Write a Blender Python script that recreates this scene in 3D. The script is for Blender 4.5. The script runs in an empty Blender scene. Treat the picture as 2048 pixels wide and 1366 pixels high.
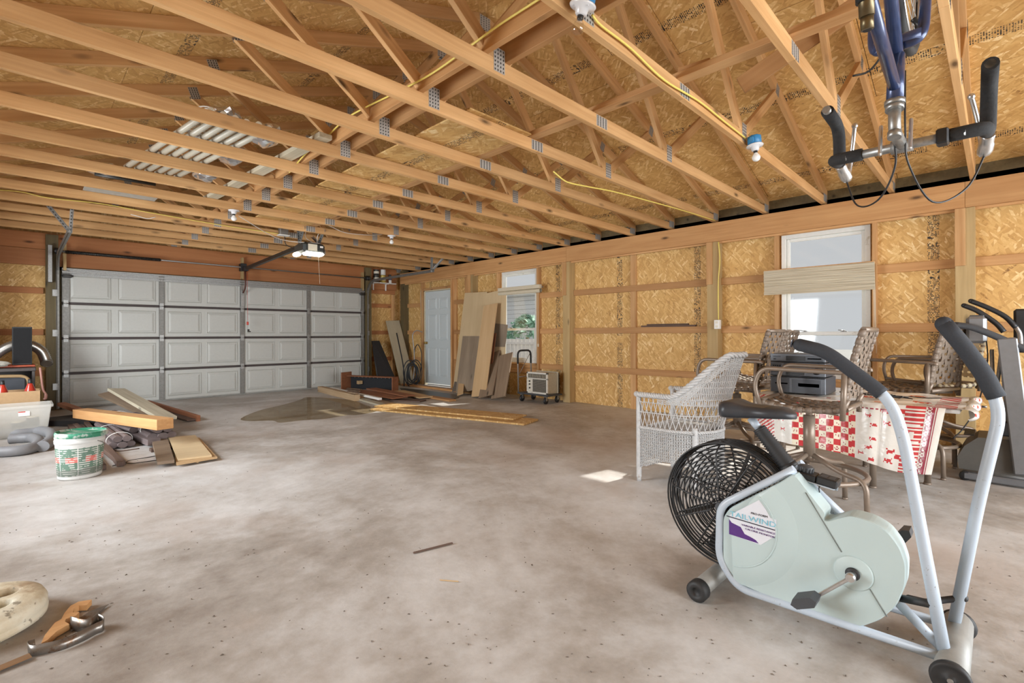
import bpy, bmesh, math, random
from mathutils import Vector, Matrix, Euler
random.seed(7)
V = Vector
PI = math.pi
SC = bpy.context.scene
COL = SC.collection

# ------------------------------------------------------------------ camera
FPX, AZ, HY, CH, ROLL = 980.1, math.radians(44.77), 669.4, 1.106, -0.003
cd = bpy.data.cameras.new('camera'); cam = bpy.data.objects.new('camera', cd); COL.objects.link(cam)
cd.sensor_width = 36; cd.lens = 36*FPX/2048; cd.shift_y = -(683-HY)/2048
cd.clip_start = .05; cd.clip_end = 200
cam.matrix_world = Matrix.Translation((0, 0, CH)) @ Matrix.Rotation(AZ-PI/2, 4, 'Z') @ Matrix.Rotation(PI/2, 4, 'X') @ Matrix.Rotation(ROLL, 4, 'Z')
SC.camera = cam
SC.view_settings.view_transform = 'Standard'; SC.view_settings.look = 'None'
SC.view_settings.exposure = 0; SC.view_settings.gamma = 1; SC.view_settings.use_curve_mapping = False

# ------------------------------------------------------------------ world, sun, fill lamps added outside the unseen wall openings
W = bpy.data.worlds.new('world'); SC.world = W; W.use_nodes = True
bg = W.node_tree.nodes['Background']; bg.inputs[0].default_value = (.95, .97, 1, 1); bg.inputs[1].default_value = .63
def sun(d, energy, col, ang):
    l = bpy.data.lights.new('sun', 'SUN'); l.energy = energy; l.color = col; l.angle = math.radians(ang)
    o = bpy.data.objects.new('sun', l); COL.objects.link(o)
    o.rotation_euler = V(d).to_track_quat('-Z', 'Y').to_euler(); o.location = (9, -4, 6)
sun((-1, .17, -.65), 7.0, (1, .95, .86), .6)
def area(name, loc, d, sx, sy, power, col):
    l = bpy.data.lights.new(name, 'AREA'); l.shape = 'RECTANGLE'; l.size = sx; l.size_y = sy; l.energy = power; l.color = col
    o = bpy.data.objects.new(name, l); COL.objects.link(o); o.location = loc
    o.rotation_euler = V(d).to_track_quat('-Z', 'Z').to_euler()
area('front_fill', (2.9, -4.2, 1.5), (0, 1, .15), 6.5, 2.6, 640, (.93, .97, 1))  # added lamp: soft fill from behind the camera, stands for no known source
area('side_fill', (-2.8, 4.9, 1.5), (1, .0, .30), 7.0, 2.6, 1100, (.93, .97, 1))  # added lamp: fill from the left for the bike side and the roof

# ------------------------------------------------------------------ turning what was measured in the photograph into places in the room
_fw = V((math.cos(AZ), math.sin(AZ), 0)); _rt = V((math.sin(AZ), -math.cos(AZ), 0)); _up = V((0, 0, 1)); CAMP = V((0, 0, CH))
def ray(px, py):
    u = px-1024
    return _fw*FPX + _rt*u + _up*(HY+ROLL*u-py)
def onZ(px, py, z=0.0):
    d = ray(px, py); return CAMP + d*((z-CH)/d.z)
def onX(px, py, x):
    d = ray(px, py); return CAMP + d*(x/d.x)
def onY(px, py, y):
    d = ray(px, py); return CAMP + d*(y/d.y)

# ------------------------------------------------------------------ objects
MX = {}
def mxof(o): return MX.get(o.name, Matrix.Identity(4))
def tag(o, label=None, cat=None, group=None, kind=None):
    if label: o['label'] = label
    if cat: o['category'] = cat
    if group: o['group'] = group
    if kind: o['kind'] = kind
    return o
def thing(name, label, cat, loc=(0, 0, 0), rz=0, group=None):
    o = bpy.data.objects.new(name, None); COL.objects.link(o); o.empty_display_size = .1
    M = Matrix.Translation(loc) @ Matrix.Rotation(rz, 4, 'Z')
    o.matrix_world = M; MX[o.name] = M
    return tag(o, label, cat, group)
def setting(name, loc=(0, 0, 0)):
    o = bpy.data.objects.new(name, None); COL.objects.link(o); o.location = loc; MX[o.name] = Matrix.Translation(loc)
    return tag(o, kind='structure')
def link(name, me, mats, parent=None, M=None):
    """M: world matrix of the object; the mesh is already in its local frame"""
    o = bpy.data.objects.new(name, me); COL.objects.link(o)
    if mats is not None and not me.materials:
        for m in (mats if isinstance(mats, (list, tuple)) else [mats]): me.materials.append(m)
    M = M if M is not None else (mxof(parent) if parent else Matrix.Identity(4))
    if parent:
        o.parent = parent; o.matrix_basis = mxof(parent).inverted() @ M
    else:
        o.matrix_world = M
    MX[o.name] = M
    return o
def copy_tree(o, M=None, parent=None, label=None):
    c = o.copy(); COL.objects.link(c)
    if parent is None:
        c.matrix_world = M; MX[c.name] = M
        c.parent = None
        if label: c['label'] = label
    else:
        c.parent = parent; MX[c.name] = mxof(parent) @ o.matrix_basis
    for ch in list(o.children): copy_tree(ch, parent=c)
    return c

class MB:
    def __init__(s): s.v = []; s.f = []; s.m = []; s.sm = []; s.cm = 0; s.cs = False
    def add(s, vs, fs):
        b = len(s.v); s.v += [V(p) for p in vs]
        for f in fs: s.f.append([b+i for i in f]); s.m.append(s.cm); s.sm.append(s.cs)
        return s
    def box(s, lo, hi, M=None):
        x0, y0, z0 = lo; x1, y1, z1 = hi
        vs = [V((x, y, z)) for z in (z0, z1) for y in (y0, y1) for x in (x0, x1)]
        if M is not None: vs = [M @ p for p in vs]
        return s.add(vs, [(0, 2, 3, 1), (4, 5, 7, 6), (0, 1, 5, 4), (2, 6, 7, 3), (0, 4, 6, 2), (1, 3, 7, 5)])
    def bbox(s, lo, hi, b=.004, M=None):
        """box with its edges cut"""
        x0, y0, z0 = lo; x1, y1, z1 = hi
        c = V(((x0+x1)/2, (y0+y1)/2, (z0+z1)/2)); h = V(((x1-x0)/2, (y1-y0)/2, (z1-z0)/2))
        b = min(b, h.x*.9, h.y*.9, h.z*.9); vs = []; fs = []; idx = {}
        for sx in (-1, 1):
            for sy in (-1, 1):
                for sz in (-1, 1):
                    for k in range(3):
                        d = [h.x-b, h.y-b, h.z-b]; d[k] = h[k]
                        idx[(sx, sy, sz, k)] = len(vs); vs.append(c+V((sx*d[0], sy*d[1], sz*d[2])))
        g = lambda *a: idx[a]
        S = ((-1, -1), (1, -1), (1, 1), (-1, 1))
        for w in (-1, 1):
            for k in range(3):
                q = []
                for a, bb in (S if w > 0 else S[::-1]):
                    t = [a, bb]; t = {0: (w, a, bb), 1: (bb, w, a), 2: (a, bb, w)}[k]
                    q.append(g(*t, k))
                fs.append(q)
        for a in (-1, 1):
            for bb in (-1, 1):
                fs.append([g(-1, a, bb, 1), g(1, a, bb, 1), g(1, a, bb, 2), g(-1, a, bb, 2)])
                fs.append([g(a, -1, bb, 0), g(a, 1, bb, 0), g(a, 1, bb, 2), g(a, -1, bb, 2)])
                fs.append([g(a, bb, -1, 0), g(a, bb, 1, 0), g(a, bb, 1, 1), g(a, bb, -1, 1)])
                for cc in (-1, 1): fs.append([g(a, bb, cc, 0), g(a, bb, cc, 1), g(a, bb, cc, 2)])
        if M is not None: vs = [M @ p for p in vs]
        return s.add(vs, fs)
    def beam(s, p0, p1, w, h, up=(0, 0, 1), b=0):
        M, L = frame(p0, p1, up)
        return s.bbox((0, -w/2, -h/2), (L, w/2, h/2), b, M) if b else s.box((0, -w/2, -h/2), (L, w/2, h/2), M)
    def tube(s, pts, r, seg=8, caps=True, closed=False):
        pts = [V(p) for p in pts]; n = len(pts); rs = r if isinstance(r, (list, tuple)) else [r]*n
        T = []
        for i in range(n):
            a = pts[(i-1) % n] if (closed or i > 0) else pts[i]; c = pts[(i+1) % n] if (closed or i < n-1) else pts[i]
            t = c-a; T.append(t.normalized() if t.length > 1e-9 else V((0, 0, 1)))
        t0 = T[0]; nrm = t0.orthogonal().normalized(); vs = []; fs = []
        for i in range(n):
            if i:
                ax = T[i-1].cross(T[i])
                if ax.length > 1e-7:
                    ang = T[i-1].angle(T[i]); nrm = Matrix.Rotation(ang, 3, ax.normalized()) @ nrm
                nrm = (nrm - T[i]*nrm.dot(T[i])).normalized()
            bn = T[i].cross(nrm)
            for j in range(seg):
                a = 2*PI*j/seg; vs.append(pts[i]+(nrm*math.cos(a)+bn*math.sin(a))*rs[i])
        m = n if closed else n-1
        sh = 0
        if closed:   # line the last ring up with the first
            best = 1e9
            for k in range(seg):
                d = (vs[(n-1)*seg+k]-vs[0]).length
                if d < best: best = d; sh = k
        for i in range(m):
            i2 = (i+1) % n; o2 = 0
            if closed and i == n-1: o2 = -sh
            for j in range(seg):
                j2 = (j+1) % seg
                fs.append((i*seg+j, i*seg+j2, i2*seg+(j2+o2) % seg, i2*seg+(j+o2) % seg))
        cs = s.cs; s.cs = True; s.add(vs, fs)
        s.cs = cs
        if caps and not closed:
            b = len(s.v)-len(vs)
            for ring, rev in ((0, True), (n-1, False)):
                q = [b+ring*seg+j for j in range(seg)]
                s.f.append(q[::-1] if rev else q); s.m.append(s.cm); s.sm.append(False)
        return s
    def lathe(s, prof, seg=24, M=None, smooth=True, ang=2*PI):
        """prof: (radius, height) pairs, turned about local Z"""
        vs = []; fs = []; n = len(prof); full = abs(ang-2*PI) < 1e-6; ns = seg if full else seg+1
        for (r, z) in prof:
            for j in range(ns):
                a = ang*j/seg; vs.append(V((r*math.cos(a), r*math.sin(a), z)))
        for i in range(n-1):
            for j in range(seg):
                j2 = (j+1) % ns
                fs.append((i*ns+j, i*ns+j2, (i+1)*ns+j2, (i+1)*ns+j))
        if M is not None: vs = [M @ p for p in vs]
        cs = s.cs; s.cs = smooth; s.add(vs, fs); s.cs = cs
        return s
    def cyl(s, p0, p1, r, seg=16, r2=None):
        return s.tube([p0, p1], [r, r if r2 is None else r2], seg)
    def prism(s, poly, t0, t1, M=None, smooth=False):
        """poly in local XY, drawn from z=t0 to t1"""
        n = len(poly); vs = [V((x, y, t0)) for x, y in poly]+[V((x, y, t1)) for x, y in poly]
        if M is not None: vs = [M @ p for p in vs]
        b = len(s.v); s.add(vs, [list(range(n))[::-1], [n+i for i in range(n)]])
        cs = s.cs; s.cs = smooth
        for i in range(n):
            j = (i+1) % n; s.f.append([b+i, b+j, b+n+j, b+n+i]); s.m.append(s.cm); s.sm.append(smooth)
        s.cs = cs
        return s
    def sphere(s, c, r, seg=12, rings=8, sc=(1, 1, 1)):
        prof = [(max(r*math.sin(PI*i/rings), 1e-5), -r*math.cos(PI*i/rings)) for i in range(rings+1)]
        return s.lathe(prof, seg, Matrix.Translation(c) @ Matrix.Diagonal((sc[0], sc[1], sc[2], 1)))
    def mesh(s, name, inv=None):
        me = bpy.data.meshes.new(name)
        vs = [inv @ p for p in s.v] if inv is not None else s.v
        me.from_pydata([tuple(p) for p in vs], [], s.f)
        me.polygons.foreach_set('material_index', s.m)
        me.polygons.foreach_set('use_smooth', s.sm)
        bm = bmesh.new(); bm.from_mesh(me); bmesh.ops.recalc_face_normals(bm, faces=bm.faces); bm.to_mesh(me); bm.free()
        me.update(); return me
    def build(s, name, mats, parent=None, local=False, label=None, cat=None, group=None, kind=None):
        """vertices in world coordinates (local=True: in the parent's own frame)"""
        if parent:
            M = mxof(parent)
            o = link(name, s.mesh(name, None if local else M.inverted()), mats, parent)
        else:
            xs = [p.x for p in s.v]; ys = [p.y for p in s.v]; zs = [p.z for p in s.v]
            M = Matrix.Translation(((min(xs)+max(xs))/2, (min(ys)+max(ys))/2, min(zs)))
            o = link(name, s.mesh(name, M.inverted()), mats, None, M)
        return tag(o, label, cat, group, kind)
def frame(p0, p1, up=(0, 0, 1)):
    p0, p1, up = V(p0), V(p1), V(up); x = (p1-p0); L = x.length; x = x/L
    if abs(x.dot(up.normalized())) > .98: up = V((0, 1, 0)) if abs(x.z) > .9 else V((0, 0, 1))
    y = up.cross(x).normalized(); z = x.cross(y)
    return Matrix(((x.x, y.x, z.x, p0.x), (x.y, y.y, z.y, p0.y), (x.z, y.z, z.z, p0.z), (0, 0, 0, 1))), L
_bm = {}
def stick(name, p0, p1, w, h, mat, parent=None, up=(0, 0, 1), b=.002, label=None, cat=None, group=None):
    """a length of lumber as its own object: local X runs along it, w across, h along up"""
    M, L = frame(p0, p1, up)
    key = (round(L, 3), round(w, 4), round(h, 4), mat.name, b)
    me = _bm.get(key)
    if me is None:
        m = MB(); m.bbox((-L/2, -w/2, -h/2), (L/2, w/2, h/2), b); me = m.mesh(name); me.materials.append(mat); _bm[key] = me
    o = link(name, me, None, parent, M @ Matrix.Translation((L/2, 0, 0)))
    return tag(o, label, cat, group)
def spline(pts, n=8, closed=False):
    pts = [V(p) for p in pts]; out = []; N = len(pts)
    for i in range(N if closed else N-1):
        p1, p2 = pts[i], pts[(i+1) % N]
        p0 = pts[(i-1) % N] if (closed or i) else p1*2-p2
        p3 = pts[(i+2) % N] if (closed or i < N-2) else p2*2-p1
        for k in range(n):
            t = k/n
            out.append(.5*((2*p1)+(p2-p0)*t+(2*p0-5*p1+4*p2-p3)*t*t+(3*p1-p0-3*p2+p3)*t**3))
    if not closed: out.append(pts[-1])
    return out
def bend(pts, r, n=5):
    """polyline with its corners rounded by radius r"""
    pts = [V(p) for p in pts]; out = [pts[0]]
    for i in range(1, len(pts)-1):
        a, b, c = pts[i-1], pts[i], pts[i+1]
        d1 = (a-b); d2 = (c-b); rr = min(r, d1.length*.48, d2.length*.48)
        s, e = b+d1.normalized()*rr, b+d2.normalized()*rr
        for k in range(n+1):
            t = k/n; out.append(s*(1-t)**2+b*2*t*(1-t)+e*t*t)
    out.append(pts[-1]); return out
def text(name, s, size, M, mat, parent, align='CENTER', ext=.0004, sx=1.0):
    """flat lettering: built from a font curve, kept as a mesh"""
    c = bpy.data.curves.new(name, 'FONT'); c.body = s; c.size = size; c.align_x = align; c.align_y = 'CENTER'; c.extrude = ext; c.resolution_u = 3
    t = bpy.data.objects.new(name, c); COL.objects.link(t)
    me = bpy.data.meshes.new_from_object(t); bpy.data.objects.remove(t); bpy.data.curves.remove(c)
    if sx != 1: me.transform(Matrix.Diagonal((sx, 1, 1, 1)))
    me.materials.clear()
    return link(name, me, mat, parent, M)
def axes(o, x, y):
    """matrix with origin o, x axis along x, y axis along y"""
    x = V(x).normalized(); y = V(y); z = x.cross(y).normalized(); y = z.cross(x); o = V(o)
    return Matrix(((x.x, y.x, z.x, o.x), (x.y, y.y, z.y, o.y), (x.z, y.z, z.z, o.z), (0, 0, 0, 1)))

# ------------------------------------------------------------------ materials
class NT:
    def __init__(s, name):
        m = bpy.data.materials.new(name); m.use_nodes = True; s.m = m; s.t = m.node_tree; s.b = s.t.nodes['Principled BSDF']; s.out = s.t.nodes['Material Output']
    def n(s, typ, ins=None, **kw):
        x = s.t.nodes.new(typ)
        for k, v in kw.items(): setattr(x, k, v)
        for k, v in (ins or {}).items():
            if hasattr(v, 'bl_idname') or isinstance(v, bpy.types.NodeSocket): s.t.links.new(v, x.inputs[k])
            else: x.inputs[k].default_value = v
        return x
    def l(s, a, b): s.t.links.new(a, b)
    def math(s, op, a, b=0.0, c=0.0, clamp=False):
        x = s.n('ShaderNodeMath', {0: a, 1: b, 2: c}, operation=op); x.use_clamp = clamp; return x.outputs[0]
    def mix(s, f, a, b, mode='MIX'):
        x = s.n('ShaderNodeMix', data_type='RGBA', blend_type=mode)
        for i, v in ((0, f), (6, a), (7, b)):
            if isinstance(v, bpy.types.NodeSocket): s.l(v, x.inputs[i])
            else: x.inputs[i].default_value = (v if i == 0 else (tuple(v)+(1,))[:4])
        return x.outputs[2]
    def ramp(s, f, stops):
        x = s.n('ShaderNodeValToRGB', {0: f}); e = x.color_ramp.elements
        while len(e) > 1: e.remove(e[0])
        for i, (p, c) in enumerate(stops):
            q = e[0] if i == 0 else e.new(p); q.position = p; q.color = (tuple(c)+(1,))[:4] if hasattr(c, '__len__') else (c, c, c, 1)
        return x.outputs[0]
    def noise(s, co, scale, detail=4, rough=.6, dist=0.0):
        x = s.n('ShaderNodeTexNoise', {'Vector': co, 'Scale': scale, 'Detail': detail, 'Roughness': rough, 'Distortion': dist}); return x.outputs[0]
    def coords(s, scale=(1, 1, 1), rot=(0, 0, 0), rnd=True, src='Object'):
        o = s.n('ShaderNodeTexCoord').outputs[src]
        if rnd:
            r = s.n('ShaderNodeObjectInfo').outputs['Random']; k = s.math('MULTIPLY', r, 37.0)
            o = s.n('ShaderNodeVectorMath', {0: o, 1: k}, operation='ADD').outputs[0]
        if scale == (1, 1, 1) and rot == (0, 0, 0): return o
        return s.n('ShaderNodeMapping', {'Vector': o, 'Scale': scale, 'Rotation': rot}).outputs[0]
    def bump(s, h, d, st=1.0):
        x = s.n('ShaderNodeBump', {'Height': h, 'Distance': d, 'Strength': st}); s.l(x.outputs[0], s.b.inputs['Normal'])
    def base(s, c): s.l(c, s.b.inputs['Base Color'])
    def setp(s, **kw):
        for k, v in kw.items(): s.b.inputs[k.replace('_', ' ')].default_value = v
_pm = {}
def plain(name, c, rough=.5, metal=0.0, var=.12, scale=30, dirt=None, bump=0, trans=0, alpha=1, coat=0):
    if name in _pm: return _pm[name]
    t = NT(name); co = t.coords(); f = t.noise(co, scale, 4)
    c = tuple(c)
    col = t.ramp(f, [(.25, tuple(x*(1-var) for x in c)), (.75, tuple(min(1, x*(1+var)) for x in c))])
    if dirt:
        g = t.noise(co, dirt[1], 5, .7); k = t.ramp(g, [(dirt[2], 0), (dirt[2]+.08, 1)]); col = t.mix(k, col, dirt[0])
    t.base(col); t.setp(Roughness=rough, Metallic=metal)
    if coat: t.b.inputs['Coat Weight'].default_value = coat
    if trans: t.b.inputs['Transmission Weight'].default_value = trans
    if alpha < 1: t.b.inputs['Alpha'].default_value = alpha
    if bump: t.bump(f, bump)
    _pm[name] = t.m; return t.m
def wood(name, a, b, knots=.5, grain=26, stain=None, rough=.72):
    t = NT(name); co = t.coords()
    m = t.n('ShaderNodeMapping', {'Vector': co, 'Scale': (1.1, grain, grain)}).outputs[0]
    n1 = t.noise(m, 1.0, 3, .62, .4)
    m2 = t.n('ShaderNodeMapping', {'Vector': co, 'Scale': (1.5, 4, 4)}).outputs[0]
    n2 = t.noise(m2, 1.0, 2, .5)
    f = t.math('ADD', t.math('MULTIPLY', n1, .6), t.math('MULTIPLY', n2, .4))
    mid = tuple((x+y)/2 for x, y in zip(a, b))
    col = t.ramp(f, [(.30, a), (.5, mid), (.68, b)])
    hv = t.n('ShaderNodeObjectInfo').outputs['Random']
    v = t.math('MULTIPLY_ADD', hv, .28, .86)
    col = t.n('ShaderNodeHueSaturation', {'Color': col, 'Value': v}).outputs[0]
    if knots:
        vm = t.n('ShaderNodeMapping', {'Vector': co, 'Scale': (2.6, 7.5, 7.5)}).outputs[0]
        vo = t.n('ShaderNodeTexVoronoi', {'Vector': vm, 'Scale': 1.0}); sp = t.n('ShaderNodeSeparateColor', {0: vo.outputs['Color']})
        k = t.math('LESS_THAN', sp.outputs[0], knots); d = t.ramp(vo.outputs['Distance'], [(.05, 1), (.11, .55), (.2, 0)])
        col = t.mix(t.math('MULTIPLY', k, d), col, tuple(x*.28 for x in a))
    if stain:
        g = t.noise(co, 3.0, 4, .6); k = t.ramp(g, [(.48, 0), (.62, .75)]); col = t.mix(k, col, stain)
    t.base(col); t.setp(Roughness=rough); t.bump(n1, .0012); return t.m
def osb(name, k=1.0, strip=-.354, tint=(1, 1, 1), ink=1.0):
    t = NT(name); co0 = t.coords(rnd=False); co = t.coords()
    def layer(rot, sc):
        m = t.n('ShaderNodeMapping', {'Vector': co, 'Rotation': (0, 0, rot)}).outputs[0]
        m = t.n('ShaderNodeMapping', {'Vector': m, 'Scale': (sc*1.0, sc*4.6, sc*.01)}).outputs[0]
        v = t.n('ShaderNodeTexVoronoi', {'Vector': m, 'Scale': 1.0}, voronoi_dimensions='2D')
        s = t.n('ShaderNodeSeparateColor', {0: v.outputs['Color']}); return s.outputs[0], s.outputs[1]
    val = None
    for rot, sc, th in ((.24, 6.5, 1), (-.32, 8.5, .5), (.85, 10, .66), (-.75, 15, .66)):
        a, g = layer(rot, sc)
        if val is None: val = a
        else:
            sel = t.math('GREATER_THAN', g, th)
            val = t.n('ShaderNodeMix', {0: sel, 2: val, 3: a}).outputs[0]
    big = t.noise(co, 1.6, 2); fine = t.noise(co, 60, 3)
    val = t.math('ADD', t.math('MULTIPLY', val, .56), t.math('MULTIPLY', t.math('ADD', big, fine), .22))
    c = lambda r, g, b: (r*k*tint[0], g*k*tint[1]*.965, b*k*tint[2]*.86)
    col = t.ramp(val, [(.15, c(.22, .11, .04)), (.22, c(.48, .285, .105)), (.48, c(.57, .355, .140)), (.66, c(.62, .41, .175)), (.76, c(.71, .52, .27)), (.84, c(.82, .68, .45))])
    h = fine
    sx = t.n('ShaderNodeSeparateXYZ', {0: co0}); x, y = sx.outputs[0], sx.outputs[1]
    if ink:
        rnd = t.n('ShaderNodeObjectInfo').outputs['Random']; x = t.math('ADD', x, rnd)
        def fl(v, s): return t.math('FLOOR', t.math('DIVIDE', v, s))
        def wn(a, b, z=0.0):
            cv = t.n('ShaderNodeCombineXYZ', {0: a, 1: b, 2: z}).outputs[0]
            return t.n('ShaderNodeTexWhiteNoise', {0: cv}, noise_dimensions='3D').outputs[0]
        yy = t.math('SUBTRACT', y, strip)
        band = t.math('LESS_THAN', t.math('ABSOLUTE', yy), .046)
        blk = wn(fl(x, .11), 3.0); on = t.math('GREATER_THAN', blk, .14)
        rows = t.math('GREATER_THAN', t.math('FRACT', t.math('DIVIDE', x, .0145)), .42)
        let = t.math('GREATER_THAN', wn(fl(x, .0145), fl(yy, .0058)), .42)
        bar = t.math('LESS_THAN', t.math('FRACT', t.math('DIVIDE', x, .22)), .018)
        blob = t.math('GREATER_THAN', t.noise(t.n('ShaderNodeCombineXYZ', {0: x, 1: yy, 2: 0.0}).outputs[0], 34, 1), .55)
        isb = t.math('GREATER_THAN', blk, .80)
        txt = t.n('ShaderNodeMix', {0: isb, 2: t.math('MULTIPLY', rows, let), 3: blob}).outputs[0]
        i = t.math('MULTIPLY', band, t.math('MAXIMUM', t.math('MULTIPLY', on, txt), bar))
        wear = t.ramp(t.noise(co, 26, 3), [(.34, .55), (.52, 1.0)])
        i = t.math('MULTIPLY', t.math('MULTIPLY', i, wear), ink)
        col = t.mix(i, col, (.035, .03, .028))
    t.base(col); t.setp(Roughness=.7); t.bump(h, .002); return t.m

M_OSBW = osb('osb_wall', 1.14)
M_OSBR = osb('osb_roof', 1.14, strip=.30)
M_OSBD = osb('osb_sheet', .92, ink=0)
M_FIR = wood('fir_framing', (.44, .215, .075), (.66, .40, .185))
M_FIR2 = wood('fir_board', (.42, .205, .075), (.58, .33, .14), .3)
M_TRUSS = wood('truss_pine', (.46, .24, .085), (.70, .43, .20), .55)
M_HEAD = wood('door_header_wood', (.36, .135, .045), (.47, .20, .075), .35)
M_POST = wood('treated_post', (.37, .25, .105), (.52, .375, .185), .3)
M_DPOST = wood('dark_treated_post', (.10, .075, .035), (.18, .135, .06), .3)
M_GALV = plain('galvanised_steel', (.33, .33, .32), .42, .75, .22, 70)
M_GALVD = plain('dull_galvanised', (.24, .235, .22), .5, .55, .2, 40)
M_GUSS = plain('gusset_steel', (.42, .405, .38), .5, .25, .2, 160)
M_WHITE = plain('white_paint', (.80, .80, .78), .45, 0, .03)
M_BLACK = plain('black_plastic', (.018, .019, .021), .45, 0, .2)
M_DKMET = plain('dark_metal', (.05, .048, .045), .4, .6, .2)
M_DGREY = plain('dark_grey_plastic', (.055, .06, .068), .5, 0, .1)
M_RED = plain('red_paint', (.55, .05, .03), .4, 0, .1)
M_CREAM = plain('cream_plastic', (.72, .68, .56), .5, 0, .05)
M_YEL = plain('yellow_cable', (.80, .66, .16), .5, 0, .05)
M_WCAB = plain('white_cable', (.75, .74, .70), .5, 0, .05)
M_CHROME = plain('bright_alloy', (.62, .62, .62), .28, .9, .1, 50)
def glass(name, tint=(.97, .98, .98), gl=.06):
    t = NT(name); tr = t.n('ShaderNodeBsdfTransparent', {0: tint+(1,)}); g = t.n('ShaderNodeBsdfGlossy', {0: (1, 1, 1, 1), 1: .04})
    fr = t.n('ShaderNodeFresnel', {0: 1.45}); f = t.math('MULTIPLY', t.math('MULTIPLY', fr.outputs[0], t.math('SUBTRACT', 1.0, t.n('ShaderNodeNewGeometry').outputs['Backfacing'])), gl/.04)
    mx = t.n('ShaderNodeMixShader', {0: f, 1: tr.outputs[0], 2: g.outputs[0]}); t.l(mx.outputs[0], t.out.inputs[0]); t.t.nodes.remove(t.b); return t.m
M_GLASS = glass('window_glass')
def emis(name, c, s):
    t = NT(name); t.b.inputs['Emission Color'].default_value = c+(1,); t.b.inputs['Emission Strength'].default_value = s; t.setp(Roughness=.4); t.b.inputs['Base Color'].default_value = c+(1,); return t.m
# ------------------------------------------------------------------ the room
XW, YB, XL, YF = 6.44, 10.18, -.64, -2.7      # inner faces of the sheathing
GY = 10.044                                     # plane of the garage door
def floor_mat():
    t = NT('concrete_floor'); co = t.coords(rnd=False)
    n1 = t.noise(co, .50, 6, .64, .9); n2 = t.noise(co, 2.6, 6, .65); n3 = t.noise(co, 14, 5, .7)
    f = t.math('ADD', t.math('MULTIPLY', n1, .55), t.math('ADD', t.math('MULTIPLY', n2, .3), t.math('MULTIPLY', n3, .15)))
    col = t.ramp(f, [(.36, (.27, .235, .205)), (.45, (.42, .39, .36)), (.52, (.55, .535, .52)), (.60, (.66, .655, .65)), (.70, (.74, .745, .745))])
    r = t.noise(co, 1.1, 3); col = t.mix(t.ramp(r, [(.53, 0), (.70, .45)]), col, (.42, .33, .27))
    v = t.n('ShaderNodeTexVoronoi', {'Vector': co, 'Scale': 7.0}); s = t.n('ShaderNodeSeparateColor', {0: v.outputs['Color']})
    sp = t.math('MULTIPLY', t.math('LESS_THAN', v.outputs['Distance'], .035), t.math('GREATER_THAN', s.outputs[0], .6))
    col = t.mix(t.math('MULTIPLY', sp, .6), col, (.12, .09, .07))
    t.base(col); t.setp(Roughness=.62)
    rr = t.ramp(n2, [(.35, .45), (.7, .8)]); t.l(rr, t.b.inputs['Roughness'])
    t.bump(n3, .002); return t.m
m = MB(); m.box((XL-.15, YF-.15, -.12), (XW+.04, YB+.05, 0)); m.build('floor', floor_mat(), kind='structure')

M_SIDING = plain('outer_siding', (.55, .53, .50), .7)
def rects(y0, y1, z0, z1, holes):
    """what is left of a rectangle when the openings are cut away"""
    R = [(y0, y1, z0, z1)]
    for (a, b, c, d) in holes:
        N = []
        for (p, q, r, s) in R:
            if b <= p or a >= q or d <= r or c >= s: N.append((p, q, r, s)); continue
            if a > p: N.append((p, a, r, s))
            if b < q: N.append((b, q, r, s))
            lo, hi = max(a, p), min(b, q)
            if c > r: N.append((lo, hi, r, c))
            if d < s: N.append((lo, hi, d, s))
        R = N
    return R
WIN1 = (5.735, 6.635, .60, 2.275); WIN2 = (.965, 1.835, .60, 2.275); DOOR = (8.13, 9.10, 0, 2.08)
m = MB()
for (a, b, c, d) in rects(YF, YB+.1, -.1, 2.62, [WIN1, WIN2, DOOR]): m.box((XW+.012, a, c), (XW+.05, b, d))
wall_right = m.build('wall_right', M_SIDING, kind='structure')
# sheathing sheets on the right wall, long axis upright; seams every 4 ft
def sheet(name, parent, mat, M, boxes, th=.0115):
    mm = MB()
    for (a, b, c, d) in boxes: mm.bbox((a, c, 0), (b, d, th), .0015)
    return link(name, mm.mesh(name), mat, parent, M)
y = 3.83-1.2075*6
while y < YB:
    y1 = y+1.2075; c = (y+y1)/2
    R = rects(max(y, YF)+.002, min(y1, YB)-.002, 0.0, 2.5, [WIN1, WIN2, DOOR])
    if y1 > YF:
        # local x up, y along the wall, z into the room
        M = Matrix(((0, 0, -1, XW+.0115), (0, 1, 0, c), (1, 0, 0, 1.22), (0, 0, 0, 1)))
        sheet('osb_panel', wall_right, M_OSBW, M, [(r-1.22, s-1.22, p-c, q-c) for (p, q, r, s) in R])
    y = y1
POSTY = [.22, 2.61, 5.0, 7.4]
HX = 6.297
for py in POSTY:
    stick('post', (HX+.07, py, 0), (HX+.07, py, 2.29), .14, .14, M_POST, wall_right, up=(0, 1, 0))
    stick('nailer', (HX-.004, py+.035, 1.745), (HX-.004, py+.035, 2.288), .03, .075, M_FIR, wall_right, up=(0, 1, 0))
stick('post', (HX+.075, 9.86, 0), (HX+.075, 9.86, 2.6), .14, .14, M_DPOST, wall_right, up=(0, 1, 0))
for a, b in ((-2.6, .22), (.22, 5.0), (5.0, 9.93)):
    stick('header_beam', (HX+.019, a+.001, 2.415), (HX+.019, b-.001, 2.415), .038, .245, M_FIR2, wall_right)
stick('plate_strip', (HX+.05, -2.6, 2.285), (HX+.05, 9.8, 2.285), .02, .03, M_FIR, wall_right)
GZ = (.555, 1.165, 1.785)
m = MB(); m.bbox((6.452, -2.6, 2.50), (6.47, 10.1, 2.725), .002); m.build('eave_blocking', M_DPOST, wall_right)
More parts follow.
